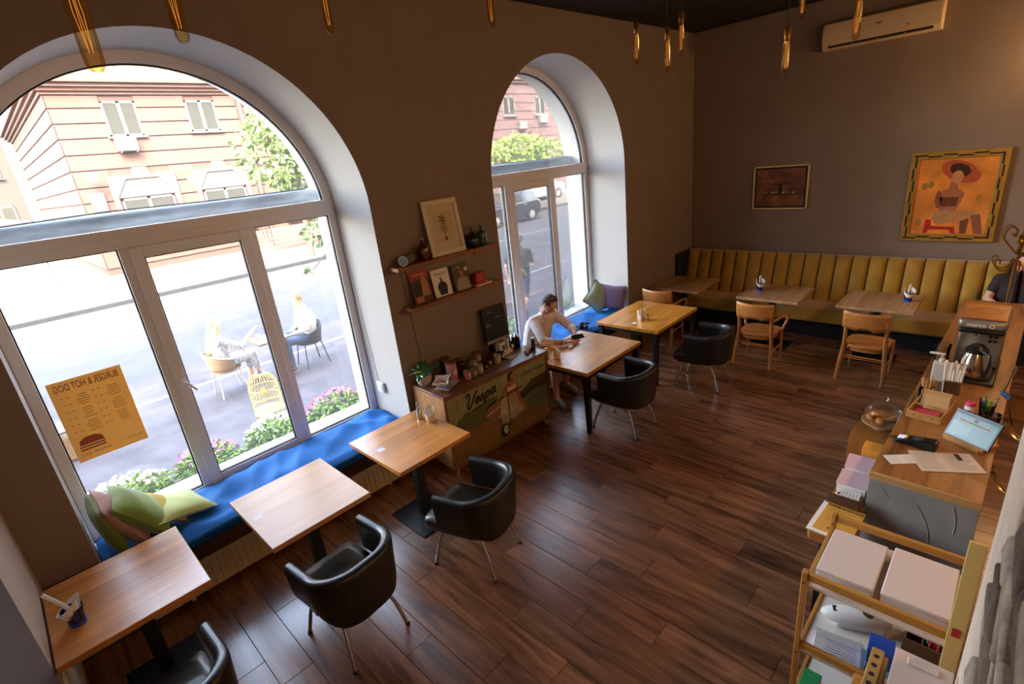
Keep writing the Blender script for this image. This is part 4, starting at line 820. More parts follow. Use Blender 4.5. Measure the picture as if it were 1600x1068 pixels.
def paper_cup(label, x, y, m, h=.11, tilt=0, z=.7505):
    t = thing('napkin_holder', label, 'cup', (x, y, z), tilt, 'small napkin holders'); t.scale = (1.3,) * 3; MB().lathe([(0, 0), (.027, 0), (.031, .01), (.034, .055), (.032, .055), (.028, .012), (0, .01)], n=22).build('pot', m, t)
    MB().grid(lambda u, v: V((.024 + .012 * v) * math.cos(5.6 * u), (.024 + .012 * v) * math.sin(5.6 * u), .014 + (.045 + (h - .06) * (.5 + .5 * math.cos(5.6 * u))) * v), 22, 6).build('napkin', paper_w, t, smooth=80, solid=.002); return t
shaker('ribbed steel salt cellar on the table by the painted cabinet', 2.30, 3.72, .17); paper_cup('cream pot with napkin on the table by the painted cabinet', 2.335, 3.60, ceramic, tilt=.5)
paper_cup('cream pot with napkin on the table of the man with the phone', 4.09, 3.52, ceramic, .13, 2.2); shaker('grey pepper mill beside the cream pot, half hidden by the cabinet', 4.03, 3.62, .13, mat('pewter', '#6a6660', .4, metal=.7))
paper_cup('white pot with napkin and straw on the amber table', 5.70, 3.39, mat('white_china', '#e9e6e0', .3), .12, 3.6); shaker('steel shaker left of the white pot on the amber table', 5.63, 3.34); shaker('steel shaker right of the white pot on the amber table', 5.72, 3.30)
tag(MB().tube([(5.70, 3.38, .765), (5.76, 3.36, .87)], .005, 7).build('straw', paper_w), 'white straw leaning out of the pot on the amber table', 'straw'); tag(MB().box(5.50, 5.57, 3.36, 3.42, .7502, .7508).build('paper_card', sticker_m, smooth=0), 'small white card lying on the amber table', 'card')

# ================================================================== SHELVES BETWEEN THE WINDOWS
shelf_w = wood('shelf_pine', '#a8713c', '#7a4a22', 'x', .5, 9)
for x0, x1, z, lb in ((2.52, 3.80, 2.105, 'upper wooden wall shelf carrying the framed lily print'), (2.60, 3.83, 1.70, 'lower wooden wall shelf carrying magazines')):
    s = thing('wall_shelf', lb, 'shelf', ((x0 + x1) / 2, 4.15, z), 0, 'wall shelves'); h = (x1 - x0) / 2; MB().box(-h, h, -.17, 0, -.035, 0).build('board', shelf_w, s, bevel=.003)
    for x in (-h * .7, h * .7): MB().box(x - .012, x + .012, -.02, 0, -.09, -.035).build('bracket', shelf_w, s, smooth=0)
sp = thing('speaker', 'grey cylindrical wireless speaker lying on the upper shelf', 'speaker', (2.70, 4.07, 2.105), R(28)); Mx = Matrix.Translation((0, 0, .048)) @ Matrix.Rotation(PI / 2, 4, 'Y')
MB().lathe([(0, -.09), (.04, -.09), (.047, -.083), (.047, .083), (.04, .09), (0, .09)], n=26, M4=Mx).build('body', mat('speaker_cloth', '#6b645e', .85, bump=.3, bscale=300), sp); MB().lathe([(.038, -.094), (.048, -.094), (.048, -.082), (.038, -.082), (.038, -.094)], n=26, M4=Mx).build('end_ring', mat('ring_white', '#cfcac4', .4), sp); MB().lathe([(0, -.0935), (.02, -.0935), (.037, -.0915), (.037, -.088), (0, -.088)], n=26, M4=Mx).build('membrane', mat('membrane', '#8f9a9c', .3, metal=.6), sp)
def flask(label, x, z, prof, m, y=4.06, group=None, name='bottle'):
    t = thing(name, label, 'bottle', (x, y, z), 0, group); t.scale = (1.25,) * 3 if z < 1 else (1, 1, 1); MB().lathe(prof, n=24).build('body', m, t); r, h = prof[-2]; MB().lathe([(0, h - .004), (r + .003, h - .004), (r + .003, h + .012), (0, h + .012)], n=16).build('stopper', mat('dull_metal', '#9a948c', .4, metal=.7), t); return t
flask('dark red bottle behind the framed lily print', 2.89, 2.105, [(0, 0), (.05, 0), (.055, .01), (.055, .12), (.04, .145), (.018, .16), (.018, .2), (0, .2)], mat('ruby_glass', '#4a0d0d', .15, coat=.5))
sm = mat('smoke_glass', '#1b2126', .12, coat=.5)
flask('round smoky flask next to the lily print', 3.53, 2.105, [(0, 0), (.045, 0), (.07, .03), (.075, .075), (.06, .125), (.02, .155), (.014, .165), (.014, .215), (0, .215)], sm, group='smoky flasks', name='flask'); flask('smaller grey flask at the right end of the upper shelf', 3.66, 2.105, [(0, 0), (.045, 0), (.052, .01), (.052, .12), (.04, .145), (.014, .16), (.013, .215), (0, .215)], mat('grey_glass', '#39444c', .12, coat=.5), group='smoky flasks', name='flask')
pf = thing('framed_print', 'lily print in a wide cream frame leaning on the upper shelf', 'picture', (3.19, 4.045, 2.106)); pf.rotation_euler = (R(-8), R(-0), R(-3)); ivory = mat('ivory_frame', '#d6c9b2', .5); W_, H_ = .42, .535
for q in ((-W_ / 2, W_ / 2, 0, .045), (-W_ / 2, W_ / 2, H_ - .045, H_), (-W_ / 2, -W_ / 2 + .045, .045, H_ - .045), (W_ / 2 - .045, W_ / 2, .045, H_ - .045)): MB().box(q[0], q[1], -.012, .012, q[2], q[3]).build('frame_rail', ivory, pf, bevel=.004)
MB().box(-W_ / 2 + .04, W_ / 2 - .04, 0, .01, .04, H_ - .04).build('mount', mat('mount_cream', '#cdbd9f', .7), pf, smooth=0); MB().box(-.105, .105, -.002, .002, .12, .42).build('print_sheet', mat('print_sheet', '#c6b28e', .7), pf, smooth=0)
sepia = mat('sepia_ink', '#5a4330', .8); fl2 = lambda u, v, w: V(u, w, v)
for k in range(6): a = k * PI / 3 + .3; MB().prism([(0, .345), (.032 * math.cos(a - .28), .345 + .032 * math.sin(a - .28)), (.05 * math.cos(a), .345 + .05 * math.sin(a)), (.032 * math.cos(a + .28), .345 + .032 * math.sin(a + .28))], fl2, -.004, -.001).build('printed_petal', sepia, pf, smooth=0)
MB().prism([(-.003, .345), (.003, .345), (.006, .16), (.0, .16)], fl2, -.004, -.001).build('printed_stem', sepia, pf, smooth=0); MB().prism(ell(.003, .155, .014, .02), fl2, -.004, -.001).build('printed_bulb', sepia, pf, smooth=0)
for sx in (-1, 1):
    for k in range(3): MB().prism([(0, .2 + .03 * k), (sx * .03, .25 + .03 * k), (sx * (.055 - .01 * k), .27 + .02 * k), (sx * .02, .225 + .03 * k)], fl2, -.0036, -.001).build('printed_leaf', sepia, pf, smooth=0)
def mag(label, x, w, h, cov, parts, name='magazine', th=.008):
    t = thing(name, label, 'magazine', (x, 4.075, 1.7005), 0, 'magazines on the lower shelf'); t.rotation_euler = (R(-10), 0, R(-2)); MB().box(-w / 2, w / 2, -th, 0, 0, h).build('cover', cov, t, bevel=.0015, seg=1)
    for k, (nm, pts, m) in enumerate(parts): MB().prism([((u - .5) * w, v * h) for u, v in pts], lambda u, v, q: V(u, q, v), -th - .0006 - .0002 * k, -th + .0002).build(nm, m, t, smooth=0)
    return t
skin2 = mat('print_skin', '#b57b5a', .7); blk2 = mat('print_black', '#171313', .6); red2 = mat('print_red', '#a02a24', .6); cream2 = mat('print_cream', '#d8c9ae', .6); grey2 = mat('print_grey', '#a59a90', .7)
m1 = mag('magazine with a red and black cover, leftmost on the lower shelf', 2.815, .215, .31, mat('mag_dark', '#3a1614', .5), [('printed_red', [(0, .75), (1, .75), (1, 1), (0, 1)], red2), ('printed_figure', [(.5, .2), (.95, .2), (.9, .6), (.78, .85), (.6, .8), (.55, .5)], skin2), ('printed_hair', [(.1, .25), (.48, .2), (.5, .6), (.3, .7), (.12, .55)], blk2), ('printed_patch', [(.12, .02), (.5, .02), (.5, .2), (.12, .2)], mat('print_orange', '#b9713c', .6))]); text('COFFEE PEOPLE', .024, cream2, m1, M4=frame_M((0, -.0096, .265), (1, 0, 0), (0, 0, 1)), depth=.0002)
m2 = mag('white magazine with a bearded figure in black on its cover', 3.07, .215, .275, paper_w, [('printed_jacket', [(.3, .05), (.7, .05), (.78, .35), (.68, .5), (.5, .55), (.34, .5), (.22, .35)], blk2), ('printed_head', [(c_[0], c_[1]) for c_ in ell(.5, .62, .075, .085, 14)], skin2), ('printed_beard', ell(.5, .575, .06, .04, 12), blk2)]); text('STANDART', .03, blk2, m2, M4=frame_M((0, -.0092, .215), (1, 0, 0), (0, 0, 1)), depth=.0002)
m3 = mag('dark magazine with a figure in a pale jumper on its cover', 3.335, .215, .275, mat('mag_brown', '#4a3426', .5), [('printed_jumper', [(.1, 0), (.95, 0), (.85, .4), (.65, .5), (.4, .5), (.2, .38)], grey2), ('printed_hair', ell(.52, .62, .16, .17, 16), mat('print_hair', '#7a4c30', .7)), ('printed_face', ell(.52, .62, .1, .12, 14), skin2), ('printed_disc', ell(.85, .75, .12, .08, 14), ivory)]); text('coffee', .026, ivory, m3, M4=frame_M((-.02, -.0094, .23), (1, 0, 0), (0, 0, 1)), depth=.0002)
rb_ = thing('card_box', 'small red card box on the lower shelf', 'box', (3.535, 4.05, 1.716)); MB().box(-.065, .065, -.03, .03, 0, .125).build('carton', mat('red_carton', '#b3212a', .5), rb_, bevel=.003); text('hand\nmade', .034, cream2, rb_, M4=frame_M((0, -.0304, .075), (1, 0, 0), (0, 0, 1)), shear=.3, depth=.0002)
tag(MB().box(3.46, 3.68, 4.0, 4.12, 1.7, 1.7155).build('flat_book', paper_w, bevel=.002), 'thin white booklet lying under the red card box', 'book'); tag(MB().box(3.71, 3.76, 4.03, 4.09, 1.7, 1.712).build('small_tin', mat('tin_grey', '#8a8076', .4, metal=.6), bevel=.004), 'small grey tin at the right end of the lower shelf', 'tin')
tag(MB().tube(spline([(2.66, 4.14, 2.09), (2.655, 4.146, 1.9), (2.68, 4.146, 1.5), (2.70, 4.146, 1.2), (2.70, 4.14, .93)], 5), .0022, 5).build('cable', rubber), 'thin black cable running down the wall from the speaker shelf', 'cable')

# ================================================================== PAINTED CABINET
cb = thing('painted_cabinet', 'wooden cabinet with a painted scooter scene on its front', 'cabinet', (2.495, 3.59, 0), -.055); CW, CD = 1.41, .53
raw = wood('raw_pine', '#b98449', '#8a5a2c', 'z', .6, 9); top_w = wood('cabinet_top', '#8a5a35', '#5a3620', 'x', .42, 9, coat=.2); lath = mat('weathered_lath', '#8f8a5c', .75, noise=.25, nscale=5, stretch=(14, 1, .6))
MB().box(.0, CW, .012, CD, .885, .912).build('top_board', top_w, cb, bevel=.004); MB().box(0, .028, .0, CD, .12, .885).build('side_panel', raw, cb, bevel=.003); MB().box(CW - .028, CW, 0, CD, .12, .885).build('side_panel', raw, cb, bevel=.003); MB().box(.028, CW - .028, .03, CD, .12, .15).build('bottom_board', raw, cb, smooth=0); MB().box(.028, CW - .028, CD - .015, CD, .15, .885).build('back_board', raw, cb, smooth=0)
MB().box(-.001, CW + .001, -.012, .012, .868, .914).build('front_rail', top_w, cb, bevel=.003); MB().box(0, .026, -.012, .0, .12, .868).build('front_stile', top_w, cb, smooth=0); MB().box(CW - .026, CW, -.012, 0, .12, .868).build('front_stile', top_w, cb, smooth=0); MB().box(.026, CW - .026, -.012, 0, .12, .142).build('front_rail', top_w, cb, smooth=0)
for x, sx in ((.1, -1), (CW - .1, 1)):
    for y, sy in ((.07, -1), (CD - .07, 1)): MB().cyl((x, y, .125), (x + sx * .05, y + sy * .035, 0), .024, .013, n=14).build('leg', raw, cb)
for k in range(12): x0 = .028 + k * (CW - .056) / 12; MB().box(x0 + .0008, x0 + (CW - .056) / 12 - .0008, -.002, .014, .142, .868).build('front_lath', lath, cb, bevel=.0015, seg=1)
def cp(name, pts, col, k):
    f = lambda z: .142 + (z - .05) * .865
    MB().prism([(max(.03, min(CW - .03, u)), max(.143, min(.867, f(v)))) for u, v in pts], lambda u, v, w: V(u, w, v), -.0026 - .0007 * k, -.001).build(name, mat('cab_' + name, col, .75, noise=.22, nscale=8), cb, smooth=0)
cp('painted_meadow', [(.0, .05), (1.46, .05), (1.46, .22), (1.1, .27), (.9, .3), (.42, .41), (.0, .38)], '#7d5a2c', 1); cp('painted_hillside', [(0, .38), (.42, .41), (.62, .38), (.66, .66), (.55, .69), (.36, .64), (.2, .52), (0, .5)], '#5d5a30', 2); cp('painted_lake', [(.9, .3), (1.46, .22), (1.46, .52), (1.1, .5), (.9, .47)], '#66684c', 1)
cp('painted_ridge', [(.9, .49), (1.2, .5), (1.46, .5), (1.46, .68), (1.3, .67), (1.15, .66), (1.05, .6), (.92, .55)], '#4a3c20', 2); cp('painted_slope', [(.9, .44), (1.1, .5), (1.3, .57), (1.1, .56), (.92, .5)], '#2c2414', 3)
for k in range(3): cp('painted_bush', ell([.17, .24, .11][k], [.55, .60, .5][k], .055, .05, 10), '#58602e', 3)
cp('painted_scooter_rear', [(.46, .52), (.52, .56), (.66, .6), (.70, .5), (.68, .4), (.5, .42), (.47, .46)], '#8a5a44', 4); cp('painted_seat', [(.46, .53), (.54, .58), (.66, .61), (.6, .62), (.5, .58)], '#241812', 5); cp('painted_trim', [(.48, .46), (.68, .52), (.68, .535), (.48, .475)], '#c9b08a', 5)
cp('painted_legshield', [(.68, .26), (.78, .26), (.83, .44), (.80, .62), (.74, .66), (.68, .55), (.66, .4)], '#b9a27c', 6); cp('painted_fork', [(.66, .2), (.72, .2), (.76, .36), (.7, .38)], '#a48a62', 7); cp('painted_tyre', ell(.7, .175, .06, .09, 20), '#1c1510', 8); cp('painted_hubcap', ell(.71, .18, .032, .058, 16), '#b8a888', 9)
cp('painted_skirt', [(.74, .62), (.86, .64), (.95, .5), (1.0, .32), (.84, .27), (.76, .3)], '#a8977a', 5); cp('painted_waist', [(.79, .58), (.88, .59), (.89, .67), (.8, .67)], '#a86a3e', 7); cp('painted_bodice', [(.79, .65), (.90, .66), (.915, .715), (.85, .70), (.785, .71)], '#d6c0a0', 8)
cp('painted_chest', [(.785, .70), (.915, .71), (.90, .75), (.87, .775), (.83, .77), (.79, .745)], '#a8663c', 7); cp('painted_head', ell(.868, .828, .034, .05, 14), '#b06a40', 8); cp('painted_hair', [(.812, .785), (.822, .86), (.86, .893), (.902, .88), (.85, .852), (.842, .795)], '#23120c', 9); cp('painted_neck', [(.835, .76), (.882, .76), (.888, .80), (.84, .80)], '#98552f', 8)
cp('painted_arm', [(.895, .745), (.925, .72), (.965, .5), (1.05, .28), (1.015, .26), (.93, .48)], '#a8683e', 9); cp('painted_arm_far', [(.785, .745), (.81, .72), (.72, .60), (.68, .60)], '#8f5530', 6); cp('painted_handlebar', [(.66, .585), (.8, .62), (1.0, .63), (1.0, .642), (.8, .634), (.66, .6)], '#20160f', 10); cp('painted_column', [(.775, .2), (.785, .2), (.79, .64), (.78, .64)], '#1c140e', 10)
for k in range(26): cp('painted_flower', ell(r2.choice((r2.uniform(.06, .3), r2.uniform(.85, 1.4))), r2.uniform(.12, .26), .008, .009, 6), r2.choice(('#c9a24e', '#b9b49a', '#b07040')), 4)
# brush lettering on the front
stk = MB()
for pts in ([(-.02, .82), (.04, .98), (.09, .85), (.08, .3), (.13, .03), (.2, .25), (.27, .7), (.33, .95)], [(.30, .27), (.40, .36), (.42, .5), (.36, .5), (.33, .3), (.37, .16), (.45, .24)], [(.45, .24), (.55, .55), (.53, .42), (.59, .28), (.54, .15), (.48, .18)], [(.64, .52), (.65, .3), (.645, -.12)], [(.65, .42), (.72, .54), (.77, .4), (.72, .18), (.65, .24)], [(.96, .5), (.89, .54), (.83, .4), (.85, .2), (.91, .2), (.95, .4), (.97, .54), (.96, .24), (1.03, .22)]):
    q = spline([(.225 + x * .40 + y * .05, -.0062, .665 + y * .175 + x * .03) for x, y in pts], 5); stk.tube(q, [.0105 for i in range(len(q))], 6)
stk.tube([(.25, -.0062, .632), (.36, -.0062, .648), (.47, -.0062, .662)], [.006, .009, .004], 6)
for i, v_ in enumerate(stk.v): stk.v[i] = (v_[0], -.0062 + (v_[1] + .0062) * .08, v_[2])
lt = stk.build('lettering', mat('sign_black', '#0f0d0c', .5), cb); lt['label'] = 'black brush-script lettering'
text('La Bella Vacanza', .055, mat('script_brown', '#4a3c24', .7), cb, M4=frame_M((1.17, -.0054, .755), (1, 0, .02), (0, 0, 1)), shear=.35, depth=.0002)
CZ = .9125
# potted plant
pp = thing('potted_plant', 'small glossy rubber plant in a ribbed beige pot on the cabinet', 'plant', (2.60, 3.99, CZ)); MB().lathe([(0, 0), (.045, 0), (.07, .03), (.078, .07), (.072, .115), (.066, .118), (.064, .1), (0, .095)], n=28).build('pot', mat('beige_pot', '#a8988a', .7, bump=.6, bscale=120), pp); MB().cyl((0, 0, .09), (.004, 0, .15), .01, .008, n=8).build('stem', mat('plant_stem', '#5a6a2c', .6), pp)
gl = mat('glossy_leaf', '#2f6b46', .25, coat=.4); gly = mat('young_leaf', '#a9c232', .3, coat=.3)
for k, (a, e, L, m) in enumerate(((2.9, .35, .15, gl), (3.7, .1, .17, gl), (4.5, .35, .12, gl), (5.2, .3, .12, gl), (.2, .3, .2, gl), (.7, .7, .18, gl), (1.3, 1.0, .16, gl), (2.2, .6, .14, gl), (3.3, .55, .13, gly), (4.1, .3, .17, gl), (5.8, .45, .19, gl))):
    d = V(math.cos(a) * math.cos(e), math.sin(a) * math.cos(e), math.sin(e)); s_ = V(-math.sin(a), math.cos(a), 0); u_ = d.cross(s_)
    MB().grid(lambda u, v, d=d, s_=s_, L=L, u_=u_: V(0, 0, .145) + d * (L * u) + s_ * ((v - .5) * .075 * math.sin(PI * min(1, .08 + .95 * u)) ** .7) - V(0, 0, .28 * L * u * u) + u_ * (abs(v - .5) * -.02), 8, 5).build('leaf', m, pp, smooth=80, solid=.0015)
def boat(label, loc, rz, w, l, h, m):
    t = thing('paper_tray', label, 'tray', loc, rz, 'folded paper trays'); MB().grid(lambda u, v: V((u - .5) * l * (1 - .18 * (1 - abs(2 * v - 1))), (v - .5) * w * (1 - .2 * (1 - abs(2 * u - 1))), h * max(abs(2 * u - 1), abs(2 * v - 1)) ** 2.5), 15, 15).build('tray', m, t, smooth=60, solid=.003); return t
boat('bluish folded paper tray on the cabinet front edge', (2.66, 3.71, CZ + .002), .4, .16, .24, .045, mat('pale_blue_paper', '#b3b8c6', .7)); bt_ = boat('white folded paper tray with a stamped label, stacked askew', (2.635, 3.75, CZ + .044), .75, .16, .23, .06, paper_w); MB().obox((0, 0, .036), (.12, .085, .002), (.35, .2, 0)).build('label_card', mat('kraft_pink', '#c9a48c', .7), bt_, smooth=0); MB().lathe([(0, .0), (.016, 0), (.016, .001), (0, .001)], n=16, M4=Matrix.Translation((0, 0, .039)) @ Euler((.35, .2, 0)).to_matrix().to_4x4()).build('stamp', red2, bt_, smooth=0)
# scented candles
wax_pink = mat('pink_wax', '#c98a86', .5); wax_grey = mat('grey_wax', '#8c8478', .5); jar_dark = mat('brown_glass', '#2e1912', .15, coat=.4); lid_w = mat('jar_lid', '#6a4226', .5)
def candle(label, x, y, r, h, m, lid):
    t = thing('candle_jar', label, 'candle', (x, y, CZ), 0, 'candle jars on the cabinet'); r *= 1.12; h *= 1.25; MB().lathe([(0, 0), (r * .93, 0), (r, .006), (r, h), (r * .92, h), (r * .92, h * .8), (0, h * .78)], n=22).build('jar', m, t)
    if lid: MB().lathe([(0, h), (r * 1.04, h), (r * 1.04, h + .014), (r * .98, h + .017), (0, h + .017)], n=22).build('lid', lid_w, t)
    else: MB().cyl((0, 0, h * .78), (0, 0, h * .9), .002, n=6).build('wick', rubber, t)
    MB().grid(lambda u, v: V(r * 1.006 * math.cos(-1.9 + u * .9), r * 1.006 * math.sin(-1.9 + u * .9), h * (.3 + .35 * v)), 7, 3).build('label_strip', cream2, t, solid=.0006); return t
for a in (('tall pink candle jar with a wooden lid', 2.825, 3.83, .05, .15, wax_pink, 1), ('large dark candle jar behind the tall pink one', 2.90, 4.02, .05, .125, jar_dark, 1), ('small pink candle in a brown jar, front row', 2.93, 3.72, .033, .062, wax_pink, 0), ('brown glass candle right of the small pink one', 2.965, 3.84, .036, .075, jar_dark, 0), ('small grey candle jar in the front row', 3.01, 3.71, .03, .06, wax_grey, 0), ('pale candle jar in the middle of the front row', 3.105, 3.725, .034, .068, mat('pale_wax', '#b3a48c', .5), 0), ('brown jar in the back row behind the pale candle', 3.04, 3.97, .04, .09, jar_dark, 1), ('wide grey candle jar with lid in the back row', 3.13, 3.865, .046, .085, wax_grey, 1), ('dusky pink jar with lid in the back row', 3.27, 3.95, .042, .085, mat('dusky_wax', '#a37a70', .5), 1), ('tiny dark jar with a white tag in front', 3.20, 3.75, .026, .045, jar_dark, 0), ('pale candle near the white display stand', 3.385, 3.75, .034, .07, mat('sand_wax', '#c2b298', .5), 0), ('small dark jar next to the white display stand', 3.47, 3.79, .032, .065, jar_dark, 0), ('low dark red jar at the back', 3.29, 3.80, .036, .05, mat('dark_red_wax', '#4a1a14', .4), 0)): candle(*a)
# black menu board, white display, bottles
lb_ = thing('letter_board', 'black menu board standing at the back of the cabinet', 'sign', (3.70, 4.03, CZ)); lb_.rotation_euler = (R(-7), 0, R(-4)); MB().box(-.165, .165, -.008, .008, .12, .50).build('board', mat('slate_black', '#0e0e10', .45), lb_, bevel=.003); MB().box(-.165, .165, -.011, -.007, .09, .125).build('ledge', mat('ledge_pink', '#b59a90', .6), lb_, smooth=0); MB().box(-.13, -.1, -.01, .03, 0, .12).build('foot', steel_black, lb_, smooth=0); MB().box(.1, .13, -.01, .03, 0, .12).build('foot', steel_black, lb_, smooth=0)
MB().tube([(-.1 + .03 * math.cos(t) * (1 if abs(math.cos(t)) > .3 else 1), -.0095, .30 + .012 * math.sin(t)) for t in [2 * PI * i / 20 for i in range(20)]], .003, 5, closed=True).build('drawn_badge', paper_w, lb_); text('menu', .035, grey2, lb_, M4=frame_M((-.06, -.0085, .43), (1, 0, 0), (0, 0, 1)), shear=.3, depth=.0002); text('coffee & tea', .022, grey2, lb_, M4=frame_M((.06, -.0085, .36), (1, 0, 0), (0, 0, 1)), depth=.0002)
ds = thing('display_stand', 'white plastic display stand with sample boxes on the cabinet', 'stand', (3.60, 3.87, CZ), .15); wp = M['white_plastic']; MB().box(-.10, .10, -.06, .06, 0, .035).build('base', wp, ds, bevel=.006); MB().box(-.095, -.05, -.03, .03, .035, .15).build('upright', wp, ds, bevel=.004); MB().box(.05, .085, -.03, .03, .035, .16).build('upright', wp, ds, bevel=.004); MB().box(-.05, .05, .0, .03, .10, .13).build('cross_bar', wp, ds, smooth=0); MB().obox((.0, -.062, .045), (.12, .004, .05), (-.4, 0, 0)).build('price_card', mat('card_cream', '#d8cbb8', .7), ds, smooth=0); MB().lathe([(0, 0), (.022, 0), (.022, .004), (0, .004)], n=18, M4=Matrix.Translation((.09, -.065, .07)) @ Matrix.Rotation(R(70), 4, 'X')).build('round_tag', wp, ds)
tag(MB().box(3.50, 3.60, 3.68, 3.76, CZ, CZ + .014).build('coaster_stack', mat('coaster_pink', '#cbb3a6', .6), bevel=.002), 'square pale coaster stack before the display stand', 'coaster')
r3 = random.Random(3)
for k, (x, y) in enumerate(((3.74, 3.90), (3.775, 3.945), (3.79, 3.88), (3.82, 3.92), (3.835, 3.86), (3.86, 3.965), (3.87, 3.895), (3.885, 3.935))):
    flask(['small black bottle nearest the display stand', 'small black bottle second in the back row', 'small black bottle second in the front row', 'small black bottle in the middle of the cluster', 'small black bottle third in the front row', 'small black bottle last but one in the back row', 'small black bottle last in the front row', 'small black bottle closest to the reading man'][k], x, CZ, [(0, 0), (.016, 0), (.0165, .004), (.0165, .075), (.008, .085), (.008, .1), (0, .1)], mat('black_bottle', '#121012', .25, coat=.3), y, 'small black bottles')
flask('single black bottle with a copper cap at the cabinet corner', 3.865, CZ, [(0, 0), (.017, 0), (.0175, .004), (.0175, .085), (.012, .092), (.012, .1), (0, .1)], M['black_bottle'], 3.66, name='corner_bottle')
rk = thing('sample_rack', 'boat-shaped rack with a row of white rolls', 'rack', (3.80, 3.685, CZ), .45); MB().box(-.075, .075, -.028, .028, 0, .03).build('tray', wp, rk, bevel=.01)
for k in range(8): MB().cyl((-.062 + .0177 * k, -.022, .05), (-.062 + .0177 * k, .022, .05), .0085, n=10).build('roll', mat('roll_cream', '#d9cdb0', .6), rk); 
MB().box(-.07, .07, -.0295, -.0275, .004, .026).build('front_label', steel_black, rk, smooth=0)

# ================================================================== THE READER
ox, oy = 4.6, 4.28
J = dict(pelvis=(4.6, 4.30, .615), chest=(4.6, 4.22, .88), neck=(4.575, 4.08, 1.07), head=(4.55, 3.965, 1.215), sh_l=(4.79, 4.12, 1.0), sh_r=(4.42, 4.14, 1.0), el_l=(4.82, 3.87, .845), el_r=(4.27, 3.87, .83), wr_l=(4.69, 3.715, .82), wr_r=(4.42, 3.69, .80), hip_l=(4.69, 4.27, .60), hip_r=(4.51, 4.27, .60), kn_l=(4.68, 3.85, .54), kn_r=(4.40, 3.86, .54), an_l=(4.70, 3.93, .09), an_r=(4.30, 3.76, .09), toe_l=(4.68, 3.76, .045), toe_r=(4.24, 3.60, .045))
J = {k: (v[0] - ox, v[1] - oy, v[2]) for k, v in J.items()}
human('person', 'man in a pale striped shirt reading his phone at the honey wood table', (ox, oy, 0), 0, J, mat('linen_shirt', '#efe4df', .85, noise=.16, nscale=22, stretch=(8, 1, .3)), mat('khaki_shorts', '#8a7a62', .85), mat('canvas_shoe', '#8c8a84', .8), mat('brown_hair', '#5a3f2c', .8, noise=.3, nscale=60), 'short', sleeve=1.35, leg=.95, vox=.0065, look=(-.1, -.8, -.62), curl=.55, collar=True,
      palm={'l': (V(.3, .2, .9), V(-.62, -.75, -.1)), 'r': (V(-.2, .2, .95), V(.8, -.55, .05))})
ph = thing('phone', 'dark smartphone in the hands of the reading man', 'phone', (4.60, 3.605, .832), -.5); ph.rotation_euler = (.5, 0, -.55); MB().box(-.075, .075, -.036, .036, -.004, .004).build('body', mat('phone_black', '#15161a', .2), ph, bevel=.003); MB().box(-.07, .07, -.032, .032, .0041, .0045).build('screen', mat('phone_screen', '#2a3038', .1), ph, smooth=0)
wb_ = tag(MB().tube(MB().ring((4.408, 3.704, .803), (.15, -.18, -.03), .034, 18), .005, 6, closed=True).build('wristband', rubber), 'black band on the right wrist of the reading man', 'bracelet')
bg = thing('camera_bag', 'black camera with a tangled strap on the blue pad beside the reader', 'camera', (5.52, 4.24, .548)); MB().box(-.06, .06, -.035, .035, 0, .075).build('body', steel_black, bg, bevel=.012); MB().cyl((0, -.035, .037), (0, -.09, .034), .03, n=18).build('lens', steel_black, bg); MB().tube(spline([(-.06, 0, .06), (-.16, -.05, .03), (-.2, .04, .012), (-.08, .09, .02), (.06, .06, .012), (.16, -.02, .03), (.06, 0, .06)], 5), .008, 6).build('strap', mat('strap_grey', '#3a3a3c', .8), bg); MB().box(-.025, .025, -.02, .02, .075, .095).build('viewfinder', steel_black, bg, bevel=.006)
# ================================================================== BAR COUNTER
bar_w = wood('bar_oak', '#b07a42', '#84542a', 'x', .42, 8, crack=.5, coat=.1); bar_edge = wood('bar_edge', '#c99c62', '#a87c48', 'y', .5, 8); slate_m = mat('slate_panel', '#868482', .6, noise=.12, nscale=9, bump=.1, bscale=60)
bc = thing('bar_counter', 'long bar counter with oak top and grey slate end', 'counter', (3.085, .378, 0), R(-1.6)); BL_, BW = 3.85, .485; BZ = 1.05
for x0, x1 in ((0.012, .78), (.783, 1.55), (1.553, 2.6), (2.603, BL_)): MB().box(x0, x1, -BW, 0, BZ - .045, BZ).build('top_board', bar_w, bc, bevel=.003)
MB().box(0, .012, -BW, 0, BZ - .045, BZ).build('end_lipping', bar_edge, bc, bevel=.002)
MB().box(.002, .03, -BW + .004, -.004, 0, BZ - .0455).build('end_panel', slate_m, bc, bevel=.002); MB().box(.03, BL_ - .02, -.03, -.005, 0, BZ - .0455).build('front_panel', slate_m, bc, smooth=0); MB().box(.03, BL_ - .02, -BW + .03, -BW + .05, .1, BZ - .3).build('back_panel', bar_edge, bc, smooth=0); MB().box(.03, BL_ - .02, -BW + .02, -.03, .5, .53).build('inner_shelf', bar_edge, bc, smooth=0)
vein = mat('slate_vein', '#aaa8a4', .6)
for q in ([(.0, -.23, .93), (.0, -.27, .86), (.0, -.30, .78), (.0, -.31, .68)], [(.0, -.38, .98), (.0, -.40, .9), (.0, -.40, .82)], [(.0, -.06, .98), (.0, -.1, .92), (.0, -.13, .91)]): MB().tube(spline(q, 3), .0016, 4).build('stone_vein', vein, bc)
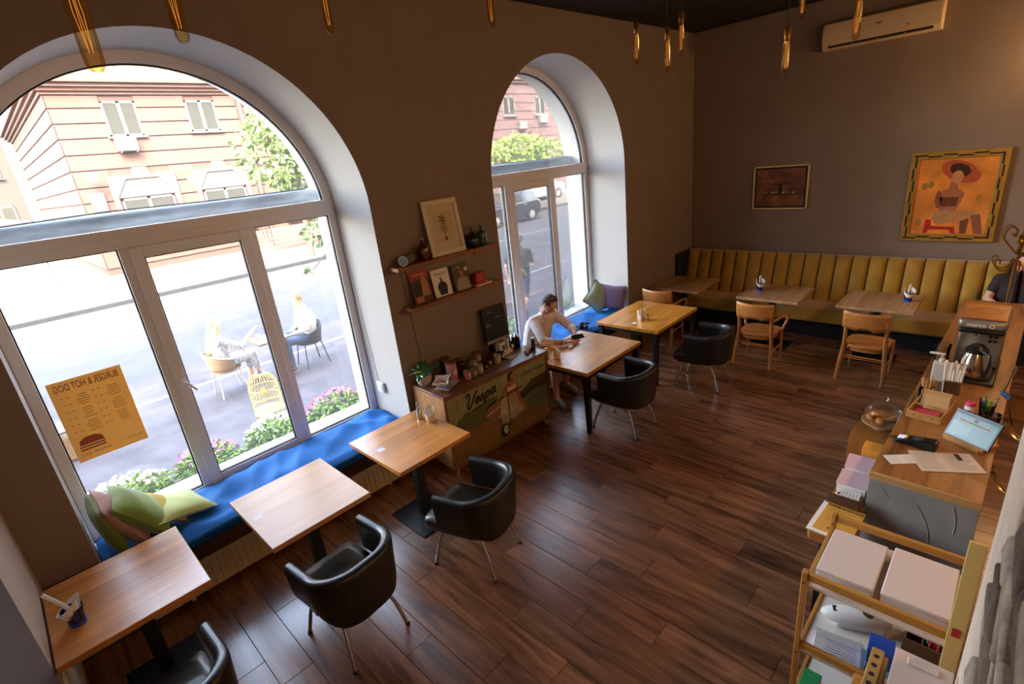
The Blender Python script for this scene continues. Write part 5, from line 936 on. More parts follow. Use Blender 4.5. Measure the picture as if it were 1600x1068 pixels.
# live-edge ledge on the guests' side
le = thing('live_edge_ledge', 'thick live-edge wooden ledge on the guest side of the bar', 'shelf', (0, 0, .80)); out = [(2.70, .56), (2.78, .585), (3.0, .57), (3.25, .545), (3.5, .56), (3.72, .60), (3.95, .63), (4.2, .61), (4.4, .57), (4.45, .345), (4.0, .362), (3.5, .376), (3.09, .388), (3.06, .37), (2.74, .36), (2.69, .42)]
MB().prism([tuple(p) [:2] for p in [(q.x, q.y) for q in spline([V(x, y, 0) for x, y in out[:9]], 4)] + out[9:]], lambda u, v, w: V(u, v, w), -.055, 0).build('slab', wood('live_edge', '#a9702f', '#7a4a1e', 'x', .45, 6, crack=.3), le, bevel=.008)
for x, y in ((2.78, .50), (4.3, .5)): MB().box(x - .02, x + .02, y - .02, y + .02, -.8, -.055).build('leg', steel_black, le, bevel=.003)
MB().box(2.76, 3.05, .40, .42, -.3, -.055).build('bracket', steel_black, le, smooth=0)
LZ = .8005
cl_ = thing('cake_stand', 'glass cake dome with pastries on a low stand', 'cake stand', (4.12, .478, LZ)); MB().lathe([(0, 0), (.055, 0), (.05, .008), (.018, .02), (.018, .04), (.10, .05), (.125, .052), (.125, .062), (0, .06)], n=32).build('plate', wood('stand_wood', '#b08a62', '#8a6544', 'x', .4, 9), cl_)
MB().lathe([(.112, .062), (.116, .066), (.117, .11), (.108, .155), (.085, .185), (.045, .203), (.014, .208), (.012, .218), (.022, .232), (.018, .25), (0, .255)], n=36).build('dome', glass('dome_glass', (.985, .985, .98), .5), cl_)
for k, (x, y, a) in enumerate(((-.05, .0, .3), (.04, .04, 1.4), (.03, -.05, 2.6), (-.01, .065, .1))):
    c = thing('pastry', ['golden pastry on the left under the dome', 'golden pastry at the back under the dome', 'golden pastry at the front under the dome', 'small pastry on the far side under the dome'][k], 'pastry', (4.12 + x, .478 + y, LZ + .063), a, 'pastries under the dome'); MB().tube([(.045 * math.cos(t), .045 * math.sin(t) - .03, .014) for t in [.5 + 2.1 * i / 8 for i in range(9)]], [.006, .011, .015, .017, .018, .017, .015, .011, .006], 9).build('crust', mat('pastry_gold', '#b5752c', .5, noise=.3, nscale=40), c); MB().box(-.012, .012, .008, .02, .022, .033).build('glaze', mat('pastry_glaze', '#d9a04a', .3), c, bevel=.004)
pink_p = mat('pink_paper', '#d9b3b8', .8)
for x, y, a, lb, m in ((3.475, .475, .06, 'pink square menu stack farther along the ledge', pink_p), (3.265, .470, .02, 'pink square menu stack nearer on the ledge', pink_p)):
    t = thing('menu_stack', lb, 'menu', (x, y, LZ), a, 'pink menu stacks'); MB().box(-.085, .085, -.075, .075, 0, .05).build('paper_block', paper_w, t, bevel=.001); MB().box(-.09, .09, -.08, .08, .05, .053).build('top_sheet', m, t, smooth=0)
t = thing('menu_stack', 'printed white menu stack with a dark tag beside the pink ones', 'menu', (3.10, .468, LZ), .0); MB().box(-.05, .05, -.06, .06, 0, .04).build('paper_block', paper_w, t, bevel=.001); MB().box(-.02, .0, .035, .05, .04, .0405).build('tag', mat('tag_brown', '#3a2a24', .6), t, smooth=0)
for k in range(5): MB().box(-.04, .03, .02 - .017 * k, .024 - .017 * k, .04, .0404).build('print_line', grey2, t, smooth=0)
t = thing('menu_clipboard', 'yellow menu with burger print lying on white sheets at the ledge end', 'menu', (2.86, .465, LZ), R(-3)); MB().box(-.155, .155, -.10, .11, 0, .006).build('white_sheets', paper_w, t, bevel=.001); MB().box(-.13, .15, -.105, .085, .0062, .009).build('yellow_sheet', yel, t, smooth=0); text('BURGER & HOT DOG', .021, mat('dark_brown_ink', '#3a2414', .7), t, M4=frame_M((.12, -.01, .0093), (0, -1, 0), (1, 0, 0)) @ Matrix.Diagonal((.9, 1.3, 1, 1)), depth=.0002, bold=.0006)
for k in range(6): MB().box(.09 - .022 * k, .094 - .022 * k, -.07 + .02 * (k % 2), .06, .009, .0093).build('print_line', brown_ink, t, smooth=0)
MB().prism(ell(-.09, -.02, .025, .045, 14), lambda u, v, w: V(u, v, w), .009, .0094).build('printed_bun', red_ink, t, smooth=0)
t = thing('wooden_menu_block', 'dark wooden block holding the menus upright', 'block', (3.035, .47, LZ)); MB().box(-.0225, .0225, -.08, .09, 0, .05).build('block', wood('walnut_block', '#6a4a30', '#46301e', 'y', .5, 9), t, bevel=.003); MB().box(-.004, .004, -.075, .085, .05, .0505).build('slot', rubber, t, smooth=0)
tag(MB().box(3.60, 3.72, .40, .50, LZ, LZ + .09).build('yellow_box', mat('yellow_carton', '#d9912c', .6), bevel=.003), 'small yellow box against the bar on the ledge', 'box')
# --- things on the bar
def on_bar(x, y): return (x, y, BZ + .0005)
cm = thing('coffee_brewer', 'grey filter coffee brewer with a wooden lid', 'coffee maker', on_bar(4.78, .065), R(-1.6)); gunm = mat('brewer_grey', '#a09a90', .35, metal=.6); dk = mat('brewer_black', '#14110f', .4)
MB().box(-.16, .40, -.135, .135, 0, .028).build('base', dk, cm, bevel=.012); MB().box(.16, .40, -.13, .13, .028, .35).build('column', mat('brewer_steel', '#9a9286', .3, metal=.7), cm, bevel=.012)
MB().box(-.0, .42, -.138, .138, .365, .44).build('head', gunm, cm, bevel=.03, seg=4); MB().box(.02, .41, -.128, .128, .325, .366).build('head_skirt', dk, cm, bevel=.015); MB().box(.012, .41, -.128, .128, .4405, .455).build('lid', wood('brewer_lid', '#c07c30', '#96591e', 'y', .35, 8, coat=.3), cm, bevel=.006)
MB().tube([(.20 + .075 * math.cos(a), .085 * math.sin(a), .4555) for a in [2 * PI * i / 30 for i in range(30)]], .004, 6, closed=True).build('lid_ring', M['brewer_lid'], cm); text('marco', .042, paper_w, cm, M4=frame_M((-.0008, .03, .388), (0, -1, 0), (0, 0, 1)), depth=.0004, bold=.0006); MB().tube([(-.0006, -.055 + .012 * math.cos(a), .40 + .012 * math.sin(a)) for a in [2 * PI * i / 18 for i in range(18)]], .0028, 5, closed=True).build('ring_logo', paper_w, cm)
for k in range(4): MB().cyl((.158, -.085 + .03 * (k % 2), .24 + .035 * (k // 2)), (.148, -.085 + .03 * (k % 2), .24 + .035 * (k // 2)), .011, n=12).build('button', dk, cm)
MB().cyl((.08, 0, .30), (.08, 0, .326), .03, n=16).build('spout', chrome, cm)
cf = thing('thermal_carafe', 'shiny steel carafe with a black lid standing in the brewer', 'carafe', (4.735, .06, BZ + .029)); MB().lathe([(0, 0), (.085, 0), (.096, .012), (.098, .06), (.085, .13), (.064, .185), (0, .185)], n=32).build('body', mat('polished_steel', '#c8c0b6', .12, metal=1), cf); MB().lathe([(0, .185), (.066, .185), (.066, .21), (.046, .228), (.034, .24), (0, .24)], n=26).build('lid', dk, cf); MB().tube(spline([(-.055, -.035, .205), (-.09, -.07, .195), (-.10, -.075, .11), (-.08, -.06, .03)], 5), .010, 8).build('handle', dk, cf)
pb = thing('pump_bottle', 'white square pump dispenser beside the brewer', 'dispenser', on_bar(4.60, .238)); MB().box(-.035, .035, -.045, .045, 0, .15).build('body', mat('milk_plastic', '#cfcbc2', .4), pb, bevel=.01, seg=3); MB().cyl((0, 0, .15), (0, 0, .175), .016, n=14).build('collar', wp, pb); MB().cyl((0, 0, .175), (0, 0, .205), .006, n=10).build('stem', wp, pb); MB().box(-.012, .012, -.015, .075, .205, .217).build('nozzle', wp, pb, bevel=.004)
pt = thing('water_pitcher', 'clear glass pitcher behind the pump dispenser', 'pitcher', on_bar(4.93, .262)); MB().lathe([(0, .004), (.045, .004), (.048, .012), (.046, .12), (.052, .17), (.05, .17), (.044, .12), (.045, .014), (0, .01)], n=26).build('body', clear_glass, pt); MB().tube(spline([(-.045, .02, .15), (-.085, .03, .14), (-.085, .03, .06), (-.046, .02, .04)], 5), .006, 7).build('handle', clear_glass, pt)
sb = thing('straw_box', 'clear box of white wrapped straws on the bar', 'box', on_bar(4.42, .150)); 
for q in ((-.04, -.038, -.05, .05), (.038, .04, -.05, .05), (-.04, .04, -.05, -.048), (-.04, .04, .048, .05)): MB().box(*q, 0, .10).build('wall', clear_glass, sb, smooth=0)
for k in range(28): x, y = -.028 + .0187 * (k % 4), -.038 + .0127 * (k // 4); MB().tube([(x, y, .002), (x + r3.uniform(-.01, .01), y * 1.35, .21 + r3.uniform(-.03, .02))], .0075, 6).build('straw', paper_w, sb)
js = thing('stick_jar', 'glass jar of wooden stirrers on the bar', 'jar', on_bar(4.20, .265)); MB().lathe([(0, .003), (.04, .003), (.044, .012), (.044, .085), (.038, .1), (.04, .11), (.038, .11), (.036, .1), (.042, .085), (.042, .014), (0, .008)], n=26).build('jar', clear_glass, js)
for k in range(9): a = k * .7; MB().tube([(.02 * math.cos(a), .02 * math.sin(a), .012), (.034 * math.cos(a + .2), .034 * math.sin(a + .2), .15 + .01 * (k % 3))], .005, 6).build('stirrer', mat('stirrer_wood', '#c49a5a', .6), js)
MB().tube([(-.03, .0, .012), (-.10, -.04, .14)], .004, 6).build('stirrer', M['stirrer_wood'], js)
wbx = thing('card_tray', 'wooden tray with kraft envelopes and a pink packet', 'tray', on_bar(4.03, .215), R(-8)); pine = wood('pine_tray', '#c9995a', '#a87840', 'x', .5, 9)
for q in ((-.16, .16, .085, .095), (-.16, .16, -.095, -.085), (-.16, -.15, -.085, .085), (.15, .16, -.085, .085), (-.02, -.012, -.085, .085)): MB().box(*q, .004, .05).build('tray_side', pine, wbx, bevel=.002)
MB().box(-.16, .16, -.095, .095, 0, .005).build('tray_bottom', pine, wbx, smooth=0); MB().obox((.04, -.01, .075), (.012, .15, .12), (0, .5, 0)).build('envelope', mat('kraft_card', '#b98a56', .7), wbx, smooth=0); MB().obox((.01, -.02, .07), (.006, .13, .10), (0, .65, .2)).build('envelope', mat('kraft_pale', '#c9a878', .7), wbx, smooth=0); MB().box(-.13, -.05, -.06, .07, .01, .035).build('pink_packet', mat('pink_packet', '#c93a6a', .5), wbx, bevel=.006)
for y in (-.05, .05): MB().cyl((-.1605, y, .03), (-.163, y, .03), .004, n=10).build('screw', steel_black, wbx)
tb = thing('tablet', 'tablet showing a till screen on a wooden stand', 'tablet', on_bar(3.66, .015), R(-31)); TM = Matrix.Translation((0, 0, .02)) @ Matrix.Rotation(R(28), 4, 'Y')
# local: screen faces -x and up; width along y
MB().box(0, .008, -.125, .125, 0, .18, TM).build('housing', mat('tablet_black', '#0c0d10', .25), tb, bevel=.004); MB().box(-.0006, .0, -.112, .112, .014, .166, TM).build('screen', mat('screen_teal', '#4a686b', .25, emit='#8fb5b5', estr=.014), tb, smooth=0)
for nm, q, c in (('screen_bar', (-.112, .112, .154, .166), '#2a3438'), ('screen_button', (-.02, .015, .112, .122), '#2e8a6c'), ('screen_button', (-.02, .02, .018, .026), '#2e8a6c'), ('screen_button', (-.105, -.07, .135, .146), '#2e8a6c'), ('screen_pane', (-.0, .108, .03, .10), '#86a5a6'), ('screen_icon', (-.008, .012, .13, .15), '#20262a')): MB().box(-.0011, -.0005, q[0], q[1], q[2], q[3], TM).build(nm, mat(nm + c, c, .3, emit=c, estr=.01), tb, smooth=0)
MB().obox((.05, 0, .012), (.16, .2, .024)).build('stand_base', pine, tb, bevel=.004); MB().obox((.085, 0, .07), (.012, .16, .13), (0, R(-25), 0)).build('stand_back', pine, tb, bevel=.003); MB().box(-.02, -.006, -.11, .11, .0, .03).build('stand_lip', pine, tb, bevel=.003)
ct = thing('card_terminal', 'black card payment terminal with lit keys', 'terminal', on_bar(3.525, .225), R(-7)); MB().prism([(-.10, 0), (.10, 0), (.10, .022), (.03, .04), (-.03, .05), (-.10, .06)], lambda u, v, w: V(w, u, v), -.038, .038).build('body', mat('terminal_black', '#101114', .35), ct, bevel=.008, seg=3)
kp = Matrix.Translation((0, .066, .0318)) @ Matrix.Rotation(R(-14.5), 4, 'X')
for i in range(4):
    for j in range(3): c = '#c8d4ea' if i else ('#c23a2c', '#c9a830', '#3a9a4a')[j]; MB().box(-.0235 + .017 * j, -.011 + .017 * j, -.02 + .0125 * i, -.0115 + .0125 * i, 0, .003, kp).build('key', mat('key' + c, c, .4, emit=c, estr=.06), ct, smooth=0)
MB().obox((0, -.005, .0462), (.055, .05, .001), (R(-11), 0, 0)).build('display', mat('terminal_lcd', '#3a4654', .15), ct, smooth=0); MB().tube(spline([(-.01, .10, .01), (.0, .135, .006), (.03, .12, .004), (.04, .05, .004)], 5), .003, 5).build('cord', rubber, ct)
def sheet(label, pts, z, m, name='menu_sheet', lines=0, dark=None):
    cx, cy = sum(p[0] for p in pts) / 4, sum(p[1] for p in pts) / 4; t = thing(name, label, 'menu', (cx, cy, z), 0, 'loose menus on the bar'); q = [(p[0] - cx, p[1] - cy) for p in pts]; MB().prism(q, lambda u, v, w: V(u, v, w), 0, .0012).build('paper', m, t, smooth=0)
    a, b_, c, d = [Vector((p[0], p[1], 0)) for p in q]
    for k in range(lines):
        for h0, h1 in ((.06, .46), (.54, .92)):
            f = .12 + .8 * k / lines; P = lambda s, tt: a.lerp(b_, s).lerp(d.lerp(c, s), tt); s1 = h1 - r3.uniform(0, .12); vs = [P(h0, f), P(s1, f), P(s1, f + .02), P(h0, f + .02)]; MB().add([V(v.x, v.y, .0014) for v in vs], [(0, 1, 2, 3)]).build('print_line', M['print_grey'], t, smooth=0)
    if dark: P = lambda s, tt: a.lerp(b_, s).lerp(d.lerp(c, s), tt); MB().add([V(*(P(s, f).xy), .0016) for s, f in ((.72, .05), (.8, .05), (.8, .4), (.72, .4))], [(0, 1, 2, 3)]).build('print_block', dark, t, smooth=0)
    return t
sheet('narrow printed slip under the larger menu on the bar', [(3.30, .352), (3.42, .20), (3.33, .165), (3.225, .30)], BZ + .0006, paper_w, 'receipt', 6); sheet('large printed menu sheet across the bar end', [(3.43, .255), (3.565, -.02), (3.39, -.105), (3.235, .16)], BZ + .0022, mat('menu_cream', '#d9c8b4', .8), 'menu_sheet', 12, M['tag_brown'])
pc = thing('pen_cup', 'greenish glass of pens and scissors on the bar', 'cup', on_bar(4.13, -.052)); MB().lathe([(0, .003), (.034, .003), (.042, .09), (.04, .09), (.033, .008), (0, .008)], n=22).build('glass', glass('green_glass', (.6, .8, .7), 1.2), pc)
for k, (a, c, h) in enumerate(((.4, '#1f8a4a', .125), (1.5, '#15151a', .12), (2.4, '#2a4ab0', .115), (3.3, '#8fae3c', .13), (4.2, '#d8d8d4', .13), (5.2, '#b03a3a', .12))): MB().tube([(.015 * math.cos(a), .015 * math.sin(a), .012), (.04 * math.cos(a), .04 * math.sin(a), h)], .0055, 7).build('pen', mat('pen' + c, c, .4), pc)
sx_ = MB().tube([(.02, -.02, .02), (.03, -.045, .13)], .004, 6).build('scissor_blade', chrome, pc); bl = mat('scissor_blue', '#2a6fb5', .4)
for s in (0, 1): MB().tube([(.03 + .012 * math.cos(t) * (1 - 2 * s) + .012 * (1 - 2 * s), -.05 - .02 - .022 * math.sin(t) - .0, .155 + .018 * math.cos(t + 1)) for t in [2 * PI * i / 14 for i in range(14)]], .006, 6, closed=True).build('scissor_handle', bl, pc)
pk = thing('glue_bottle', 'white bottle with a pink cap next to the pen cup', 'bottle', on_bar(4.08, .028)); MB().lathe([(0, 0), (.025, 0), (.027, .005), (.027, .07), (.024, .078), (0, .078)], n=20).build('body', wp, pk); MB().lathe([(0, .078), (.027, .078), (.027, .098), (.024, .102), (0, .102)], n=20).build('cap', M['pink_packet'], pk); MB().cyl((-.0265, 0, .04), (-.028, 0, .04), .012, n=14).build('label_dot', M['tag_brown'], pk)
bgl = thing('blue_tumbler', 'blue ribbed glass tumbler near the bar edge', 'glass', on_bar(3.93, -.082)); MB().lathe([(0, .002), (.036, .002), (.046, .115), (.044, .115), (.035, .012), (0, .010)], n=12).build('glass', glass('tumbler_blue', (.5, .62, .8), 1.3), bgl, smooth=20); MB().lathe([(0, 0), (.0365, 0), (.038, .014), (0, .014)], n=12).build('glass_base', mat('deep_blue_glass', '#16307a', .15), bgl, smooth=20)
tag(MB().tube(spline([(5.05, -.16, 1.06), (4.75, -.14, 1.055), (4.55, -.12, 1.055), (4.42, -.155, 1.056), (4.3, -.16, 1.056), (4.28, -.19, .95)], 5), .0035, 5).build('cable', rubber), 'black power cable trailing along the bar edge', 'cable')
# coat stand with a scarf, and the guest behind it
cs = thing('coat_stand', 'brass scroll coat stand at the far end of the bar', 'coat stand', (7.05, -.05, 0)); MB().tube([(0, 0, .05), (0, 0, 1.62)], .016, 12).build('pole', brass, cs); MB().lathe([(0, 1.62), (.022, 1.62), (.03, 1.64), (.018, 1.66), (.024, 1.69), (0, 1.72)], n=16).build('finial', brass, cs)
for k in range(3): a = k * 2 * PI / 3; MB().tube(spline([(0, 0, .12), (.12 * math.cos(a), .12 * math.sin(a), .10), (.24 * math.cos(a), .24 * math.sin(a), .01)], 4), .012, 7).build('foot', brass, cs)
for k in range(5):
    a = 1.2 + k * 1.05; d = V(math.cos(a), math.sin(a), 0)
    MB().tube(spline([d * .012 + V(0, 0, 1.52), d * .09 + V(0, 0, 1.60), d * .16 + V(0, 0, 1.70), d * .12 + V(0, 0, 1.79), d * .05 + V(0, 0, 1.76), d * .06 + V(0, 0, 1.70), d * .09 + V(0, 0, 1.72)], 5), .008, 7).build('scroll_hook', brass, cs)
    MB().tube(spline([d * .012 + V(0, 0, 1.46), d * .10 + V(0, 0, 1.36), d * .18 + V(0, 0, 1.40), d * .19 + V(0, 0, 1.47), d * .15 + V(0, 0, 1.47), d * .15 + V(0, 0, 1.43)], 5), .007, 7).build('scroll_hook', brass, cs)
sf = thing('scarf', 'dark patterned scarf hanging from the coat stand', 'scarf', (7.02, -.08, .55)); MB().grid(lambda u, v: V(.05 * math.sin(9 * u) + .02 * math.sin(6 * v), (u - .5) * .16 * (.45 + .55 * v), .80 * (1 - v)), 24, 14).build('cloth', mat('scarf_print', '#3a2a2e', .85, noise=.8, nscale=14), sf, smooth=80, solid=.008)
J = dict(pelvis=(0, 0, .60), chest=(-.02, 0, .88), neck=(-.04, 0, 1.06), head=(-.06, 0, 1.20), sh_l=(-.03, -.17, .99), sh_r=(-.03, .17, .99), el_l=(-.12, -.24, .76), el_r=(-.10, .25, .77), wr_l=(-.34, -.14, .72), wr_r=(-.34, .12, .72), hip_l=(-.02, -.09, .58), hip_r=(-.02, .09, .58), kn_l=(-.44, -.10, .52), kn_r=(-.44, .10, .52), an_l=(-.44, -.10, .09), an_r=(-.44, .10, .09), toe_l=(-.58, -.1, .045), toe_r=(-.58, .1, .045))
human('person', 'dark-haired guest on the banquette behind the coat stand', (8.16, -.13, 0), 0, J, mat('dark_top', '#2c2226', .85), mat('dark_jeans', '#23262e', .85), M['canvas_shoe'], mat('dark_hair', '#1c120e', .7), 'long', sleeve=.5, leg=1.9, look=(-1, .25, -.25))

# ================================================================== TROLLEY
bam = wood('bamboo', '#c98f42', '#a86f2c', 'y', .45, 9, coat=.15); bam_z = wood('bamboo_z', '#c98f42', '#a86f2c', 'z', .45, 9, coat=.15); tray_w = mat('tray_white', '#dcd6cc', .5)
tr = thing('serving_trolley', 'bamboo serving trolley with white trays beside the bar end', 'trolley', (2.185, -.10, 0)); TX, TY, TZ = .505, .55, .98
for x in (0, TX):
    for y in (0, TY):
        p_ = MB().box(x - .017, x + .017, y - .0125, y + .0125, .06, TZ).build('post', bam_z, tr, bevel=.004); MB().cyl((x, y - .012, .03), (x, y + .012, .03), .03, n=18).build('caster', rubber, p_)
        for z in (.92, .47): MB().cyl((x - .0175, y, z), (x - .019, y, z), .005, n=8).build('screw', steel_black, p_)
    for z in (TZ - .045, .50, .16): MB().box(x - .011, x + .011, .0125, TY - .0125, z, z + .042).build('rail', bam, tr, bevel=.004)
for y in (0, TY):
    for z in (.86, .44, .10): MB().box(.017, TX - .017, y - .009, y + .009, z, z + .035).build('side_rail', wood('bamboo_x', '#c98f42', '#a86f2c', 'x', .45, 9), tr, bevel=.003)
for z in (.875, .455, .115): MB().box(.012, TX - .012, .010, TY - .010, z, z + .012).build('tray', tray_w, tr, bevel=.003)
T0 = (2.185, -.10)
def box_lid(label, x0, x1, y0, y1, z0, z1):
    t = thing('storage_box', label, 'box', ((x0 + x1) / 2, (y0 + y1) / 2, z0), 0, 'white boxes on the trolley'); a, b_ = (x1 - x0) / 2, (y1 - y0) / 2; MB().box(-a, a, -b_, b_, 0, z1 - z0 - .02).build('body', mat('pearl_plastic', '#d9cfc8', .45), t, bevel=.006); MB().box(-a - .003, a + .003, -b_ - .003, b_ + .003, z1 - z0 - .0195, z1 - z0).build('lid', mat('pearl_lid', '#e2d3cb', .4), t, bevel=.005)
box_lid('white lidded box on the trolley top, left one', 2.265, 2.60, .198, .422, .8875, .955); box_lid('white lidded box on the trolley top, right one by the pier', 2.275, 2.62, -.07, .168, .8875, .955)
yb = thing('yellow_board', 'tall pale yellow card standing between trolley and pier', 'card', (2.13, -.09, .0)); MB().box(-.007, .007, -.026, .026, 0, 1.47).build('sheet', mat('pale_yellow', '#dcc276', .6), yb, bevel=.002); MB().box(-.0085, -.0068, -.012, .014, 1.02, 1.06).build('sticker', M['red_carton'], yb, smooth=0)
# middle tier
z2 = .4675
dv = thing('tape_dispenser', 'long white film dispenser on the middle trolley tier', 'dispenser', (2.52, .27, z2), R(-68)); MB().sph((0, 0, .045), (.16, .06, .045), 22, 12).build('shell', wp, dv); MB().box(-.1, .12, -.05, .05, 0, .045).build('base', wp, dv, bevel=.015); MB().lathe([(0, 0), (.026, 0), (.026, .006), (0, .006)], n=20, M4=Matrix.Translation((.05, 0, .084)) @ Matrix.Rotation(.2, 4, 'Y')).build('cap', mat('olive_cap', '#4a3a1c', .5), dv); MB().box(-.105, -.085, -.015, .02, .078, .081).build('logo_block', rubber, dv, smooth=0)
pg = thing('paper_packet', 'clear packet of folded leaflets on the middle trolley tier', 'packet', (2.29, .30, z2), R(8)); MB().box(-.085, .085, -.10, .10, 0, .02).build('leaflets', paper_w, pg, bevel=.003); MB().box(-.09, .09, -.105, .105, .0202, .024).build('wrapper', glass('film', (.97, .97, .98), .25), pg, smooth=0)
for k in range(7): MB().box(-.06 + .016 * k, -.056 + .016 * k, -.08, .05, .0201, .0203).build('print_line', mat('print_blue', '#6a7fa8', .7), pg, smooth=0)
bb = thing('medicine_box', 'blue carton with white lettering on the middle trolley tier', 'box', (2.33, .135, z2), R(4)); MB().box(-.05, .05, -.05, .05, 0, .14).build('carton', mat('carton_blue', '#1c4ea8', .45), bb, bevel=.002); MB().box(-.051, .051, -.051, .051, .0, .045).build('lower_band', mat('carton_pale_blue', '#7fb0d8', .45), bb, bevel=.002); text('med', .034, paper_w, bb, M4=frame_M((-.0516, .0, .10), (0, -1, 0), (0, 0, 1)), depth=.0003); text('te', .05, paper_w, bb, M4=frame_M((-.0516, .005, .05), (0, -1, 0), (0, 0, 1)), depth=.0003, bold=.001)
wo = thing('pencil_box', 'dark wooden box of coloured pencils on the trolley', 'box', (2.53, -.01, z2)); wl_ = wood('wenge', '#6a4a30', '#46301e', 'y', .5, 9)
for q in ((-.09, -.08, -.08, .08), (.08, .09, -.08, .08), (-.08, .08, -.08, -.07), (-.08, .08, .07, .08), (-.08, .08, .005, .012)): MB().box(*q, 0, .13).build('box_side', wl_, wo, smooth=0)
MB().box(-.08, .08, -.07, .07, 0, .006).build('box_bottom', wl_, wo, smooth=0)
cols = ['#c23a4a', '#2f8a4a', '#d8722c', '#3a4ab0', '#e0e0da', '#8a3a8a', '#d8a090', '#2a6a3a', '#b02a2a', '#5a3a8a']
for k in range(30): x, y = -.065 + .0145 * (k % 10), -.055 + .02 * (k // 10); c = cols[k % 10]; MB().cyl((x, y, .007), (x + r3.uniform(-.01, .01), y + r3.uniform(-.01, .01), .15 + r3.uniform(0, .02)), .0052, .005, n=7).build('pencil', mat('pencil' + c, c, .5), wo)
jr = thing('cork_jar', 'jar with a cork lid inside the dark wooden box', 'jar', (2.53, .04, z2 + .007)); MB().lathe([(0, 0), (.026, 0), (.027, .004), (.027, .1), (.022, .11), (0, .11)], n=20).build('body', jar_dark, jr); MB().lathe([(0, .11), (.025, .11), (.026, .13), (0, .132)], n=20).build('lid', mat('cork', '#c08a58', .7), jr)
gb = thing('green_box', 'green carton on the lowest trolley tier', 'box', (2.27, .39, .1275)); MB().box(-.06, .06, -.04, .04, 0, .09).build('carton', mat('carton_green', '#1f8a4a', .5), gb, bevel=.003); MB().box(-.04, .04, -.0405, -.039, .02, .07).build('label', paper_w, gb, smooth=0)
# organiser and clear box on a small cabinet right below the camera
sc_ = thing('side_cabinet', 'small bamboo cabinet under the plastic box at the bottom edge', 'cabinet', (1.60, -.0, 0)); MB().box(-.25, .25, -.105, .17, .06, .86).build('body', bam_z, sc_, bevel=.004); MB().box(-.26, .26, -.11, .175, .86, .88).build('top', bam, sc_, bevel=.004); MB().box(-.23, .23, .1702, .185, .1, .82).build('door', bam_z, sc_, bevel=.004); MB().cyl((.18, .185, .5), (.18, .2, .5), .01, n=12).build('knob', brass, sc_)
for x in (-.22, .22):
    for y in (-.09, .15): MB().box(x - .015, x + .015, y - .015, y + .015, 0, .06).build('foot', bam_z, sc_, smooth=0)
og = thing('wooden_organiser', 'narrow notched wooden organiser beside the plastic box', 'organiser', (1.68, .112, .8805)); MB().box(-.19, .185, -.018, .022, 0, .17).build('block', mat('organiser_wood', '#b08a4a', .5, noise=.2, nscale=8), og, bevel=.005)
for k in range(8): MB().cyl((-.165 + .044 * k, .002, .165), (-.165 + .044 * k, .002, .1704), .0095, n=12).build('hole', mat('hole_dark', '#2a1c0c', .9), og)
MB().box(-.19, .185, -.032, -.020, 0, .145).build('slat', mat('slat_wood', '#a08050', .5), og, smooth=0)
px = thing('plastic_box', 'frosted plastic box with a lid catching lamp light, bottom right', 'box', (1.68, -.012, .8805)); MB().box(-.2, .235, -.085, .075, 0, .15).build('body', mat('frosted', '#d8ccc4', .35, trans=.35), px, bevel=.01); MB().box(-.205, .24, -.09, .08, .1505, .165).build('lid', mat('frosted_lid', '#d9c4b8', .12, coat=.5), px, bevel=.005); MB().box(.18, .215, -.05, .04, .165, .172).build('catch', M['frosted_lid'], px, bevel=.004)
# ================================================================== BRICK PIER
pr = setting('wall_pier', 'rough whitewashed brick pier at the right edge', 'wall'); PX0, PX1, PY0, PY1 = .62, 2.02, -.6, -.115
MB().box(PX0, PX1, PY0, PY1 - .012, 0, ZC).build('core', mat('mortar', '#cfbca8', .95, noise=.2, nscale=12, bump=.5, bscale=30), pr, smooth=0); MB().box(1.50, PX1 + .004, PY1 - .02, PY1, 0, ZC).build('plaster_edge', mat('pier_plaster', '#dcc6b0', .9, noise=.1, nscale=9, bump=.5, bscale=25), pr, bevel=.012)
bk = [mat('brick_' + str(k), c, .95, noise=.35, nscale=14, bump=.8, bscale=40) for k, c in enumerate(('#b09c8a', '#8a7768', '#c4b09c', '#6e5d50'))]
z = .5; row = 0
while z < 3.3:
    x = PX0 + (.13 if row % 2 else 0)
    while x < 1.48:
        x1 = min(x + .24, 1.495); d = r3.uniform(.0, .03); b = MB().box(x + .004, x1 - .004, PY1 - .05, PY1 - .012 + d, z + .006, z + .07)
        b.v = [(p[0] + r3.uniform(-.006, .006), p[1] + r3.uniform(-.006, .006), p[2] + r3.uniform(-.006, .006)) for p in b.v]; b.build('brick', bk[r3.randrange(4)], pr, bevel=.01, seg=2); x = x1 + .004
    z += .078; row += 1
for k, z in enumerate((1.95, 1.75)): 
    h = thing('coat_hook', ['upper brass hook on the pier edge', 'lower brass hook on the pier edge'][k], 'hook', (2.026, -.132, z), 0, 'pier hooks'); MB().cyl((0, 0, 0), (.012, 0, 0), .018, n=14).build('plate', brass, h); MB().tube(spline([(.01, 0, 0), (.05, .02, -.01), (.07, .045, .01), (.06, .055, .04)], 5), .0075, 8).build('hook', brass, h)
sk = thing('wall_socket', 'white double socket low on the end wall beside the corner table', 'socket', (-.44, 3.28, .52)); MB().box(0, .012, -.05, .05, -.09, .09).build('plate', wp, sk, bevel=.006)
for z in (-.04, .04): MB().cyl((.012, 0, z), (.016, 0, z), .026, n=18).build('outlet', wp, sk)
